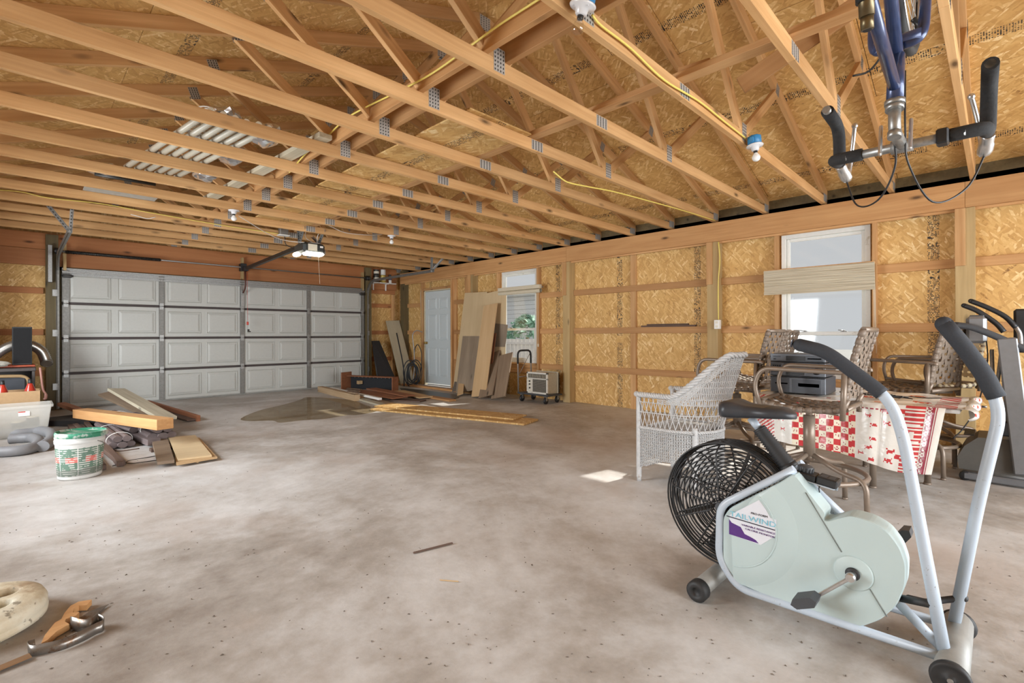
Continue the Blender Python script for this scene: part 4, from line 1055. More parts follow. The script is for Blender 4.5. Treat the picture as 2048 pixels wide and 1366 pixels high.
m = MB(); m.tube(spline([(6.02, 8.98, .12), (6.06, 9.0, .42), (6.05, 9.0, .8), (6.03, 9.02, 1.10), (6.10, 8.98, 1.20), (6.22, 8.93, 1.17)], 6), .010, 6); m.build('bent_rod', M_GALV, label='bent silver rod standing in the black hose coil', cat='rod')
m = MB(); m.tube(spline([(5.80, 9.0, .012), (5.85, 9.1, .4), (5.88, 9.3, .85), (5.90, 9.45, 1.15)], 6), .014, 6); m.build('black_pole', M_BLACK, label='thin black pole leaning in the corner beside the beige board', cat='pole')
# open valance box on the floor
T = thing('cornice_box', 'brown wooden box frame with black back lying by the garage door', 'box', (5.0, 8.9, 0))
a, b = V((4.80, 9.42, 0)), V((5.22, 8.36, 0)); M, L = frame(a, b)
m = MB(); m.bbox((0, .0, .012), (L, .016, .27), .002, M); m.build('back_panel', plain('black_cloth', (.016, .018, .022), .8), T)
m = MB(); m.bbox((0, -.12, .27), (L, .03, .288), .002, M); m.build('top_board', M_RBRN, T)
for x0, h0, d in ((-.018, .36, .26), (L, .29, .16)):
    m = MB(); m.bbox((x0, -d, .0), (x0+.018, .03, h0), .002, M); m.build('end_board', M_RBRN, T)
m = MB()
for i in range(11): m.bbox((.1+i*L/12, -.004, .245), (.115+i*L/12, .0, .262), .001, M)
m.build('staples', M_GALV, T, kind='stuff')
T = thing('wood_bundle', 'short bundle of dark strips in front of the brown box', 'bundle', (4.75, 9.1, 0))
for i in range(5):
    p = onZ(692+i*1.5, 776+i*2, .03+.026*i); q = onZ(722-i*2, 779+i*2, .03+.026*i); m = MB(); m.beam(p, q, .05, .018, b=.002); m.build('strip', M_DKBRN if i % 2 else M_BARN, T)
p, q = onZ(712, 770, .1), onZ(724, 772, .1); m = MB(); m.bbox((p.x, p.y-.1, .12), (p.x+.09, p.y-.02, .19), .004); m.build('end_block', M_PLANK, T)
# boards scattered on the floor between there and the window
def fboard(name, a, b, w, th, z, mat, label, side=0):
    """lying board from floor pixel a to floor pixel b (centre line)"""
    p, q = onZ(*a, z), onZ(*b, z); p.z = q.z = z+th/2
    return stick(name, p, q, w, th, mat, label=label, cat='board')
M_BEAM = wood('salvaged_beam', (.36, .24, .13), (.50, .36, .22), .3)
fboard('timber', (640, 783), (714, 802), .10, .105, .0, M_BEAM, 'square salvaged timber at the left of the scattered boards')
fboard('timber', (655, 780), (722, 796), .09, .05, .0, M_FIR2, 'thinner timber lying just behind the square salvaged one')
fboard('metal_strip', (662, 778), (760, 800), .06, .035, .055, M_WHITE, 'long pale metal channel lying across the scattered boards')
fboard('board', (715, 783), (800, 797), .30, .02, .040, M_RBRN, 'wide red brown board on the scattered pile, left one')
fboard('board', (742, 778), (820, 793), .20, .02, .066, M_RBRN, 'red brown board on top of the scattered pile')
fboard('board', (795, 783), (852, 796), .26, .02, .024, M_PLANK, 'pale tan board on the scattered pile, right of the red brown ones')
fboard('board', (778, 800), (846, 803), .22, .018, .003, M_DKBRN, 'dark board under the pale tan one')
fboard('board', (722, 800), (768, 813), .12, .03, .002, M_GREYW, 'grey channel board at the front of the pile, left end')
fboard('board', (745, 800), (790, 811), .12, .02, .004, M_BARN, 'grey brown board at the front of the pile beside the channel')
fboard('board', (858, 795), (905, 803), .14, .03, .002, M_FIR2, 'short pine board with a pale end near the window patch')
fboard('timber', (800, 770), (972, 791), .09, .04, .001, M_FIR2, 'long pine stud lying along the floor toward the leaning plank')
m = MB(); q = [onZ(px, py, .006) for px, py in ((800, 776), (850, 781), (915, 790), (918, 795), (905, 799), (860, 793), (805, 786))]
vs = [V((p.x, p.y, .003)) for p in q]+[V((p.x, p.y, .012)) for p in q]; n = len(q)
m.add(vs, [list(range(n))[::-1], [n+i for i in range(n)]]+[(i, (i+1) % n, n+(i+1) % n, n+i) for i in range(n)]); m.build('plastic_sheet', plain('black_sheet', (.03, .032, .034), .35), label='black plastic sheet on the floor below the entry door', cat='sheet')
# the long strand board strips
for (a, b, w, z, th, nm) in (((760, 817), (1062, 846), .40, .001, .022, 'long strand board strip on the floor, lower one'), ((765, 811), (1040, 836), .36, .024, .018, 'long strand board strip on the floor, laid on top of the other')):
    p, q = onZ(*a, z), onZ(*b, z); p.z = q.z = z+th/2
    stick('osb_strip', p, q, w, th, M_OSBD, label=nm, cat='board')
fboard('wood_strip', (745, 815), (868, 829), .09, .012, .001, M_BARN, 'thin grey strip on the floor left of the strand board strips')
# puddle
m = MB(); q = [onZ(px, py) for px, py in ((482, 838), (500, 842), (545, 841), (560, 845), (600, 841), (640, 838), (660, 836), (690, 831), (720, 829), (752, 822), (742, 814), (720, 806), (700, 800), (650, 796), (612, 795), (600, 800), (566, 810), (530, 818), (500, 828))]
q = spline(q, 4, True); c = sum(q, V())/len(q); n = len(q)
m.add([V((p.x, p.y, .0035)) for p in q]+[V((c.x, c.y, .004))]+[V((c.x+(p.x-c.x)*1.01, c.y+(p.y-c.y)*1.01, .0004)) for p in q], [(i, (i+1) % n, n) for i in range(n)]+[(n+1+i, n+1+(i+1) % n, (i+1) % n, i) for i in range(n)])
m.build('puddle', glass('water', (.70, .64, .53), .012), label='shallow puddle of water on the concrete before the garage door', cat='puddle')
# ------------------------------------------------------------------ wicker armchair (faces the garage door, +y)
M_WICK = plain('wicker_white', (.50, .495, .49), .6, 0, .14, 40, dirt=((.36, .31, .27), 18, .60))
T = thing('wicker_armchair', 'weathered white wicker armchair standing on the concrete', 'armchair', (3.575, 1.62, 0))
WX0, WX1, WYF, WYB = 3.30, 3.85, 1.93, 1.42
def plan(u, o=0.0):
    """round the chair from near front (u=0) by the back (.5) to far front (1); o pushes outwards"""
    hx = (WX1-WX0)/2+o; cx = (WX0+WX1)/2; ys = WYB+hx-o
    L1 = WYF-ys; La = PI*hx*.86; tot = 2*L1+La; s = u*tot
    if s < L1: return V((cx-hx, WYF-s, 0))
    if s > tot-L1: return V((cx+hx, WYF-(tot-s), 0))
    a = PI*(s-L1)/La; return V((cx-hx*math.cos(a), ys-(hx)*math.sin(a)*.98, 0))
def topz(u):
    d = abs(u-.5)*2
    if d > .62: return .655
    t = 1-d/.62; t = t*t*(3-2*t); return .655+.305*min(1, t*1.12)
def lean_o(u, z):
    d = max(0, 1-abs(u-.5)*2/.7); return .02+max(0, z-.42)*(.06+.26*d*d)
def wp(u, z): 
    u = min(max(u, 0), 1); p = plan(u, lean_o(u, z)-.02); p.z = z; return p
SEATZ = .40
# legs
for (x, y) in ((WX0+.005, WYF), (WX1-.005, WYF), (WX0+.06, WYB+.10), (WX1-.06, WYB+.10)):
    m = MB(); front = y == WYF; m.tube([(x, y, 0), (x, y, .05)], .016, 8)
    n = 60 if front else 36; hgt = .63 if front else .42
    m.tube([(x, y, .03+hgt*i/(n*2)) for i in range(n*2)], [.0185+.0025*(i % 2) for i in range(n*2)], 8); m.build('leg', M_WICK, T)
# skirt: stakes and weavers, arched bottom
def botz(u):
    """lower edge of the skirt: low at the legs, arched between"""
    k = abs(math.sin(2*PI*u*1.0)) if True else 0
    return .115+.07*math.sin(min(1, u*2.4)*PI)**2 if u < .42 else .15
m = MB(); NS = 78
for i in range(NS+1):
    u = i/NS; m.tube([wp(u, botz(u)), wp(u, .25), wp(u, SEATZ)], .0035, 4, caps=False)
m.build('skirt_stakes', M_WICK, T)
m = MB(); rows = 26; N = 156
for r in range(rows):
    z = .115+(SEATZ-.115)*r/(rows-1); run = []
    for i in range(N+1):
        u = i/N; ok = z >= botz(u)-.003
        if ok:
            s = 1 if (i//1+r) % 2 else -1
            p = plan(u, .0045*s); p.z = z+.0012*math.sin(i*2.1+r); run.append(p)
        if (not ok or i == N) and len(run) > 3: m.tube(run, .0043, 4, caps=False)
        if not ok: run = []
m.build('skirt_weave', M_WICK, T, kind='stuff')
m = MB()
for r in range(14):
    z = .16+(SEATZ-.16)*r/13; m.tube([V((WX0+(WX1-WX0)*i/40, WYF+.004*(1 if (i+r) % 2 else -1), z)) for i in range(41)], .0043, 4, caps=False)
for i in range(21): m.tube([(WX0+(WX1-WX0)*i/20, WYF, .16), (WX0+(WX1-WX0)*i/20, WYF, SEATZ)], .0035, 4, caps=False)
m.build('front_skirt', M_WICK, T)
# seat rail braid, lattice, back, top roll
def braid(name, f, r, off, turns, N=150, parent=T):
    m = MB()
    for k in range(3):
        pts = []
        for i in range(N+1):
            t = i/N; a = 2*PI*(turns*t+k/3); c = f(t); d = (f(min(1, t+.004))-f(max(0, t-.004))).normalized(); n1 = d.cross(V((0, 0, 1))).normalized() if abs(d.z) < .99 else V((1, 0, 0)); n2 = d.cross(n1)
            pts.append(c+(n1*math.cos(a)+n2*math.sin(a))*off)
        m.tube(pts, r, 5)
    return m.build(name, M_WICK, parent)
braid('seat_rail', lambda t: wp(t, SEATZ+.008), .0075, .008, 26)
m = MB(); K = 34
for sg in (1, -1):
    for i in range(-6, K+6):
        pts = []
        for j in range(9):
            v = j/8; u = (i+sg*v*1.6)/K
            if 0 <= u <= 1:
                zt = min(topz(u)-.01, .63 if True else 1); pts.append(wp(u, SEATZ+.02+(zt-SEATZ-.02)*v)+V((0, 0, 0)))
        if len(pts) > 2: m.tube(pts, .0034, 4, caps=False)
m.build('lattice', M_WICK, T)
m = MB()
for i in range(64):                      # tighter canes of the upper back
    u = .20+.60*i/63; z1 = topz(u)
    for sg in (1, -1): m.tube([wp(u+sg*.012*(v-.5)*2, .60+(z1-.60)*v) for v in [j/6 for j in range(7)]], .0036, 4, caps=False)
m.build('back_canes', M_WICK, T)
m = MB()
for k in range(9):
    z = .60+.043*k; run = []
    for i in range(121):
        u = i/120
        if topz(u) > z+.01: p = wp(u, z); run.append(p+V((0, 0, .0025*(1 if i % 2 else -1))))
        elif len(run) > 2: m.tube(run, .0036, 4, caps=False); run = []
        else: run = []
    if len(run) > 2: m.tube(run, .0036, 4, caps=False)
for k in range(7):                       # close rows under the roll
    m.tube([wp(u, topz(u)-.018-.012*k)+V((0, 0, .003*math.sin(i*1.9+k))) for i, u in [(i, .13+.74*i/110) for i in range(111)] if topz(u)-.018-.012*k > .60], .0048, 4, caps=False)
m.tube([wp(i/80, .525) for i in range(81)], .0045, 4); m.build('back_weave', M_WICK, T)
braid('arm_roll', lambda t: wp(t, topz(t)+.0)+V((0, 0, 0)), .0115, .0115, 22, 200)
for x in (WX0, WX1):
    m = MB(); m.tube([(x-.006, WYF+.02, .655), (x+.006, WYF+.02, .655)], .018, 8); m.sphere((x, WYF+.015, .655), .022, 10, 6); m.build('arm_knob', M_WICK, T)
m = MB()
for i in range(30):
    x = WX0+.02+(WX1-WX0-.04)*i/29; m.tube([(x, WYF-.005, SEATZ+.004*(1 if i % 2 else -1)), (x, WYB+.09, SEATZ+.004*(-1 if i % 2 else 1))], .0055, 4, caps=False)
for j in range(34):
    y = WYB+.09+(WYF-WYB-.1)*j/33; m.tube([(WX0+.02, y, SEATZ), (WX1-.02, y, SEATZ)], .0045, 4, caps=False)
m.build('woven_seat', M_WICK, T)

# ------------------------------------------------------------------ patio table under a printed plastic cloth
TZ, TX0, TX1, TY0, TY1 = .655, 3.92, 4.72, .14, 1.30
M_TAUPE = plain('taupe_tube', (.215, .165, .125), .4, .25, .08, 40)
M_WHP = plain('table_white', (.66, .64, .60), .5)
T = thing('patio_table', 'low patio table mostly hidden under the printed plastic cloth', 'table', (4.32, .72, 0))
m = MB(); m.bbox((TX0+.02, TY0+.02, TZ-.03), (TX1-.02, TY1-.02, TZ-.004), .006); m.build('tabletop', M_WHP, T)
for (x, y, fx, fy) in ((TX0+.40, TY0+.50, .0, -.0), (TX0+.12, TY1-.15, 0, 0), (TX1-.06, TY0+.20, .03, .03), (TX1-.06, TY1-.15, .03, 0)):
    m = MB(); m.tube([(x, y, TZ-.03), (x+fx, y+fy, .012)], .021, 12); m.tube([(x+fx, y+fy, .0), (x+fx, y+fy, .014)], .024, 12); m.build('leg', M_TAUPE, T)
m = MB(); m.tube([(TX1-.06, TY1-.45, .42), onZ(1838, 973, .02)], .012, 8); m.build('brace', M_TAUPE, T)
def cloth_mat(name, c):
    t = NT(name); t.b.inputs['Base Color'].default_value = c+(1,); t.setp(Roughness=.22); t.b.inputs['Coat Weight'].default_value = .5; t.b.inputs['Coat Roughness'].default_value = .12
    co = t.coords(rnd=False); t.bump(t.noise(co, 9, 3), .006); return t.m
CW, CR, CK = cloth_mat('vinyl_cream', (.74, .70, .64)), cloth_mat('vinyl_red', (.52, .045, .05)), cloth_mat('vinyl_dark_red', (.34, .04, .07))
CB = cloth_mat('vinyl_ivory', (.78, .70, .54))
def crab(du, dv, s):
    """little red crab: body, claws, legs"""
    du, dv = du/s, dv/s
    if du*du+dv*dv*2.2 < .30: return True
    for a in (-1, 1):
        if (du-a*.62)**2+(dv-.38)**2 < .035: return True
        for q in (-.35, -.1, .15):
            if .35 < a*du < .95 and abs(dv-(q-.25*(a*du-.35))) < .055: return True
    return False
DY0 = .222                       # where the hanging part ends
def printed(u, v):
    """u metres along the edge from the far left corner (+y end), v metres down from the table edge"""
    w = TY1-DY0-u                     # distance from the right hem
    if w < .034: return 0
    if .035 < w < .040 or .046 < w < .052: return 2
    if .056 < w < .084:
        k = (v/.022) % 1; x = (w-.056)/.028
        return 2 if (abs(k-x) < .14 or abs(k-(1-x)) < .14 or x < .08 or x > .92) else 0
    if .088 < w < .185:
        return 1 if (v/.026) % 1 < .56 and not (.125 < w < .15 and .16 < v < .20) else 0
    if .185 < w < .215: return 1 if (abs(v-.045) < .016 or ((v > .28) and crab(w-.20, .33-v, .04))) else 0
    if u < .02: return 0
    if .02 < u < .13: return 1 if (((u*.8+v)/.026) % 1 < .5 and v < .30) else 0
    if .257 < u < .632 and v > .012:
        c = .0417; i, j = int((u-.257)/c), int((v-.012)/c)
        if (i+j) % 2 == 0: return 1
        fu, fv = ((u-.257)/c) % 1-.5, ((v-.012)/c) % 1-.5; r = math.hypot(fu, fv*1.2)
        return 2 if (.20 < r < .27 and (i*3+j) % 3) or (abs(fu-fv) < .05 and r < .3 and (i*3+j) % 3 == 0) else 3
    if .64 < u < .87:
        if abs(v-.035-(u-.66)*.08) < .0035 and u > .66 and (int(u/.009) % 3): return 2
        for (a, b, s) in ((.70, .085, .018), (.735, .145, .020), (.735, .235, .020), (.71, .29, .023), (.665, .33, .018), (.73, .365, .018), (.79, .05, .024), (.805, .125, .022), (.84, .30, .030), (.83, .36, .026)):
            if crab(u-a, b-v, s*1.1): return 1
    if .15 < u < .23:
        for (a, b, s) in ((.175, .17, .02), (.19, .24, .018)):
            if crab(u-a, b-v, s): return 1
    return 0
def drop(u):      # how far the cloth hangs
    return .30+.11*min(1, u/.9)+.012*math.sin(u*9)
m = MB(); step = .0058; NU = int((TY1-TY0+.12)/step); NVm = 44
def cp(u, v):
    """cloth surface: v<0 on the table, v>0 hanging"""
    y = TY1+.0-u
    rip = .012*math.sin(u*15+1)+.006*math.sin(u*41)
    if v < 0: return V((TX0-.012-v, y, TZ+.003+.004*math.sin(u*23+v*31)*min(1, -v*8)+.006*math.sin(v*17+u*5)*min(1, -v*5)))
    k = min(1, v/.03); return V((TX0-.014-.006*k-abs(rip)*k*.8-.05*v+.02*max(0, u-.95)*v*4, y+.16*v*max(0, (u-.6)/.48)-.05*v*max(0, .3-u)/.3, TZ+.002-max(0, v-.004)))
grid = {}; 
for i in range(NU+1):
    u = i*(TY1-DY0)/NU
    for j in range(NVm+1):
        grid[i, j] = len(m.v); m.v.append(cp(u, drop(u)*j/NVm))
for i in range(NU):
    u = (i+.5)*(TY1-DY0)/NU
    for j in range(NVm):
        v = drop(u)*(j+.5)/NVm; m.f.append([grid[i, j], grid[i+1, j], grid[i+1, j+1], grid[i, j+1]]); m.m.append(printed(u, v)); m.sm.append(True)
b0 = len(m.v); NV2, NU2 = 70, 100                # the part lying on the table, with its own print
def toppr(u, w):
    if w > TX1-TX0-.03: return 0
    if u > TY1-TY0-.14: return 1 if (u < TY1-TY0-.03 and (w/.036) % 1 < .5) else 0
    for (a, b, s) in ((.30, .25, .04), (.62, .35, .05), (.86, .30, .05), (.95, .18, .045), (.9, .55, .06), (.5, .6, .05)):
        if crab(u-a, b-w, s): return 1
    return 1 if (.05 < w < .07 and int(u/.03) % 3 == 0) else 0
for i in range(NU2+1):
    u = i*(TY1-TY0)/NU2
    for j in range(NV2+1): m.v.append(cp(u, -(TX1-TX0+.02)*j/NV2))
for i in range(NU2):
    for j in range(NV2):
        a = b0+i*(NV2+1)+j; m.f.append([a, a+1, a+NV2+2, a+NV2+1]); m.m.append(toppr((i+.5)*(TY1-TY0)/NU2, (TX1-TX0)*(j+.5)/NV2)); m.sm.append(True)
# right end: a bulging fold that drops a little
b0 = len(m.v); n1, n2 = 40, 14
for i in range(n1+1):
    x = TX0-.012+(TX1-TX0+.02)*i/n1
    for j in range(n2+1):
        a = PI*.9*j/n2; r = .028+.012*math.sin(i*.35)
        m.v.append(V((x, TY0-r*math.sin(a)*1.6, TZ+.003-r*(1-math.cos(a))+.02*math.sin(a)*(i/n1))))
for i in range(n1):
    for j in range(n2):
        a = b0+i*(n2+1)+j; m.f.append([a, a+n2+1, a+n2+2, a+1]); m.m.append(1 if (j in (6, 7, 8) and i % 3 == 0) else 0); m.sm.append(True)
m.build('tablecloth', [CW, CR, CK, CB], label='plastic tablecloth printed with red checks, stripes and little crabs', cat='tablecloth')

# stereo stack on the table
M_ST = plain('stereo_grey', (.06, .066, .078), .42, .2, .08); M_ST2 = plain('stereo_face', (.11, .12, .138), .35, .2, .06); M_STB = plain('stereo_black', (.012, .012, .014), .25)
SX, SY0, SY1 = 4.06, .875, 1.235
def unit(name, label, z0, z1, deco):
    T = thing(name, label, 'stereo', (SX+.15, (SY0+SY1)/2, z0))
    m = MB(); m.bbox((SX, SY0, z0+.006), (SX+.31, SY1, z1), .004)
    for yy in (SY0+.04, SY1-.04):
        for xx in (SX+.04, SX+.27): m.cyl((xx, yy, z0), (xx, yy, z0+.007), .014, 10)
    m.build('case', M_ST, T)
    m = MB(); m.bbox((SX-.012, SY0-.002, z0+.008), (SX, SY1+.002, z1), .003); f = m.build('front_panel', M_ST2, T)
    def q(nm, a, b, c, d, mt, pr=.002):
        W_ = SY1-SY0; H = z1-z0
        mm = MB(); mm.bbox((SX-.012-pr, SY1-W_*b, z0+H*c), (SX-.0115, SY1-W_*a, z0+H*d), .0008); return mm.build(nm, mt, f)
    deco(q, f, z0, z1)
z = TZ+.006
def d1(q, f, z0, z1):
    q('door', .02, .37, .10, .92, M_ST); q('door', .41, .93, .10, .88, M_ST); q('slot', .09, .33, .55, .64, M_STB); q('display', .52, .90, .45, .66, M_STB); q('strip', .0, 1.0, .94, .985, M_STB)
    for i in range(5): q('button', .70+.05*i, .735+.05*i, .955, .985, M_GALV)
def d2(q, f, z0, z1):
    q('display', .30, .64, .12, .32, M_STB); q('strip', .0, 1, .03, .07, M_STB); q('upper_panel', .02, .22, .30, .92, M_ST)
    for i in range(4):
        for j in range(3): q('button', .05+.04*i, .075+.04*i, .38+.17*j, .46+.17*j, M_STB)
    q('upper_panel', .26, .97, .42, .95, M_ST)
    mm = MB(); mm.lathe([(0, 0), (.024, 0), (.022, .014), (0, .015)], 24, Matrix.Translation((SX-.012, SY0+.055, z0+.045)) @ Matrix.Rotation(-PI/2, 4, 'Y')); mm.build('dial', M_STB, f)
    for i in range(3): q('button', .86+.04*i, .885+.04*i, .60, .70, M_GALV)
def d3(q, f, z0, z1):
    q('display', .30, .66, .22, .75, M_STB); q('door', .66, .97, .18, .80, M_ST); q('slot', .69, .94, .40, .55, M_STB); q('button', .06, .11, .30, .44, M_STB); q('strip', .0, 1.0, .03, .10, M_STB); q('power_button', .05, .20, .60, .74, M_ST)
unit('stereo_deck', 'dark stereo unit with two cassette doors at the bottom of the stack', z, z+.125, d1); z += .126
unit('stereo_receiver', 'dark stereo receiver with a round dial in the middle of the stack', z, z+.105, d2); z += .106
unit('disc_player', 'dark slim disc player on top of the stereo stack', z, z+.065, d3)
m = MB(); rr = random.Random(12)
for k in range(7):
    p = V((4.10+.25*rr.random(), .82-.28*rr.random(), TZ+.018)); pts = [p]
    for i in range(9): p = p+V((rr.uniform(-.07, .07), rr.uniform(-.09, .07), rr.uniform(-.004, .006))); p.z = max(TZ+.014, p.z); p.y = min(p.y, .83); pts.append(p)
    m.tube(spline(pts, 5), .0032, 5)
m.build('tangled_wires', M_BLACK, label='tangle of black wires on the tablecloth beside the stereo', cat='wires')

# ------------------------------------------------------------------ swivel patio chairs of woven straps
M_STRAP = plain('strap_taupe', (.20, .155, .12), .55, .0, .1, 30); M_STRAPC = plain('strap_cream', (.60, .52, .36), .55, 0, .06, 30)
def swivel_chair(label, x, y, rz, base, strap=M_STRAP):
    """built facing +y with the pedestal at the origin"""
    T = thing('swivel_chair', label, 'chair', (x, y, 0), rz, 'strap patio chairs around the table')
    r = .0155; hw = .235; yf, yb, sz = .24, -.235, .665
    m = MB(); m.tube([(0, 0, .33), (0, 0, .585)], .034, 16); m.tube([(0, 0, .58), (0, 0, .62)], .018, 12); m.tube([(0, 0, .30), (0, 0, .335)], .03, 12); m.build('pedestal', M_TAUPE, T, local=True)
    for k in range(4):
        a = base-rz+PI/2*k; c, s = math.cos(a), math.sin(a)
        m = MB(); m.tube(bend([(.015*c, .015*s, .34), (.20*c, .20*s, .265), (.345*c, .345*s, .25), (.35*c, .35*s, .012)], .09, 6), r, 10); m.tube([(.35*c, .35*s, 0), (.35*c, .35*s, .014)], .018, 10); m.build('leg', M_TAUPE, T, local=True)
    m = MB(); m.tube([(.305*math.cos(2*PI*i/48), .305*math.sin(2*PI*i/48), .232) for i in range(48)], r, 8, closed=True); m.build('foot_ring', M_TAUPE, T, local=True)
    m = MB(); m.bbox((-.09, -.09, .615), (.09, .09, .628), .004)
    for s in (-1, 1): m.tube(bend([(s*hw*.6, yf-.02, sz-.01), (s*.10, .09, .628), (s*.10, -.12, .628), (s*hw*.8, yb+.03, sz-.03)], .05, 5), .012, 8)
    m.build('seat_bracket', M_TAUPE, T, local=True)
    m = MB(); seatp = lambda v: V((0, yf+(yb-yf)*v, sz+.012-.035*math.sin(v*PI)*.8-.012*v))
    for s in (-1, 1): m.tube([seatp(i/12)+V((s*(hw-.03), 0, 0)) for i in range(13)], r, 10)
    m.tube([(-hw+.03, yf, sz+.012), (hw-.03, yf, sz+.012)], r, 10); m.tube([(-hw+.03, yb, sz), (hw-.03, yb, sz)], r, 10); m.build('seat_frame', M_TAUPE, T, local=True)
    bk = lambda v: V((0, yb+.005-.055*v-.035*v*v, sz+.05+.415*v))
    m = MB()
    for s in (-1, 1):
        m.tube([bk(i/12)+V((s*(hw-.03), 0, 0)) for i in range(13)], r, 10)
        m.tube([(s*(hw-.03), yb-.01, sz+.06), (s*(hw-.03), yb+.02, sz-.02)], r, 8)
    m.tube([bk(1)+V((-hw+.03, 0, 0)), bk(1)+V((hw-.03, 0, 0))], r, 10); m.build('back_frame', M_TAUPE, T, local=True)
    for s in (-1, 1):
        m = MB(); m.tube(bend([(s*hw, yf-.02, sz-.01), (s*hw, yf+.015, sz+.12), (s*hw, yf-.03, sz+.225), (s*hw, yb-.05, sz+.215), (s*hw, yb-.05, sz+.20)], .09, 7), .0135, 10)
        m.tube([(s*hw, yb+.01, sz-.06), (s*hw, yb-.0, sz+.215)], r, 10); m.tube([(s*(hw-.03), yb+.01, sz-.03), (s*hw, yb+.01, sz-.03)], .013, 8); m.build('arm', M_TAUPE, T, local=True)
    def strapset(name, P, n1, n2, wv):
        """straps wrapped over the frame: n1 across, n2 lengthwise"""
        m = MB(); th = .0025
        def ribbon(f, w, n, up):
            for i in range(n):
                a, b = f(i/n), f((i+1)/n); m.beam(a, b+(b-a)*.02, w, th, up)
        for k in range(n1):
            v = (k+.5)/n1
            f = lambda t, v=v, k=k: P(v)+V(((hw-.02)*(2*t-1), 0, 0))+wv*(.0035*(1 if (int(t*n2)+k) % 2 else -1))
            ribbon(f, .58*.43/n1, n2*2, wv)
            c = P(v)
            for s in (-1, 1):
                d = (P(min(1, v+.02))-P(max(0, v-.02))).normalized()*.017
                m.tube([c+V((s*(hw-.03), 0, 0))-d, c+V((s*(hw-.03), 0, 0))+d], .0185, 10, caps=True)
        for k in range(n2):
            x = (hw-.045)*(2*(k+.5)/n2-1)
            f = lambda t, x=x, k=k: P(t)+V((x, 0, 0))-wv*(.0035*(1 if (k+int(t*n1)) % 2 else -1))
            ribbon(f, .60*.38/n2, n1*2, wv)
        return m.build(name, strap, T, local=True)
    strapset('seat_straps', seatp, 9, 7, V((0, .05, 1)).normalized()); strapset('back_straps', bk, 9, 6, V((0, 1, .25)).normalized())
    return T
for lb, x, y, rz, base, st in (('brown strap swivel chair nearest the viewer, in front of the stereo', 3.565, .86, 0, -22, M_STRAP),
                               ('brown strap swivel chair behind the wicker armchair, its back against the window light', 4.42, 1.62, 0, 40, M_STRAP),
                               ('brown strap swivel chair behind the stereo, below the near window', 5.16, 1.70, 3, 20, M_STRAP),
                               ('brown strap swivel chair behind the right half of the printed cloth', 5.18, .52, -20, 40, M_STRAP),
                               ('swivel chair with pale cream straps farthest back beside the folded treadmill', 5.87, .44, 45, 30, M_STRAPC)):
    swivel_chair(lb, x, y, math.radians(rz), math.radians(base), st)
# ------------------------------------------------------------------ exercise bike with a fan wheel (points to -y, seen from its -x side)
M_PALE = plain('pale_blue_tube', (.45, .52, .60), .35, 0, .03, 30, dirt=((.20, .17, .15), 60, .64))
M_MINT = plain('mint_cover', (.47, .575, .58), .42, 0, .02, 8)
M_RUB = plain('rubber', (.022, .022, .023), .6, 0, .15)
M_GREY2 = plain('stabiliser_grey', (.30, .30, .285), .5, .2, .08)
M_PUR = plain('decal_purple', (.085, .025, .19), .4); M_DWHT = plain('decal_white', (.68, .70, .76), .4, 0, .02); M_DBLK = plain('decal_black', (.03, .03, .05), .4); M_CYAN = plain('decal_cyan', (.20, .52, .66), .4, 0, .05)
EX0, EX1 = 2.06, 2.33
def E(px, py, x=EX0): return onX(px, py, x)
T = thing('exercise_bike', 'pale mint exercise bike with black fan wheel in the right foreground', 'exercise bike', (2.195, .5, 0))
# the two hoops of tube and the cross feet
SY, FY = .885, .105
for x in (EX0+.012, EX1-.012):
    pts = [E(1622, 916), E(1437, 1012), E(1434, 1118), E(1472, 1178), E(1882, 1318)]
    pts = [V((x, p.y, p.z)) for p in pts]; pts[0] = onX(1588, 938, 2.09) if x < 2.2 else onX(1588, 938, 2.165)+V((.12, 0, 0)); pts[-1].y = FY+.01
    m = MB(); m.tube(bend(pts, .05, 6), .0150, 14); m.build('frame_tube', M_PALE, T)
m = MB(); m.tube([(1.995, SY, .046), (2.40, SY, .046)], .036, 18); ft = m.build('rear_foot', M_GREY2, T)
for x in (1.985, 2.41):
    m = MB(); m.lathe([(0, -.025), (.034, -.025), (.043, -.018), (.043, .018), (.034, .025), (.018, .026), (.016, .018), (0, .018)], 24, Matrix.Translation((x, SY, .0435)) @ Matrix.Rotation(-PI/2, 4, 'Y')); m.build('end_cap', M_RUB, ft)
m = MB(); m.tube([(2.01, FY, .062), (2.385, FY, .062)], .043, 20); ff = m.build('front_foot', M_GREY2, T)
for x in (2.0, 2.39):
    sg = 1 if x > 2.2 else -1
    m = MB(); m.lathe([(0, -.016), (.040, -.016), (.050, -.010), (.052, .0), (.050, .010), (.044, .013), (.038, .008), (.014, .008), (.012, .014), (0, .014)], 28, Matrix.Translation((x, FY, .053)) @ Matrix.Rotation(sg*PI/2, 4, 'Y')); m.build('end_wheel', M_RUB, ff)
    m = MB(); m.tube([(x+sg*.0145, FY, .053), (x+sg*.018, FY, .053)], .008, 10); m.build('axle_bolt', M_GALV, ff)
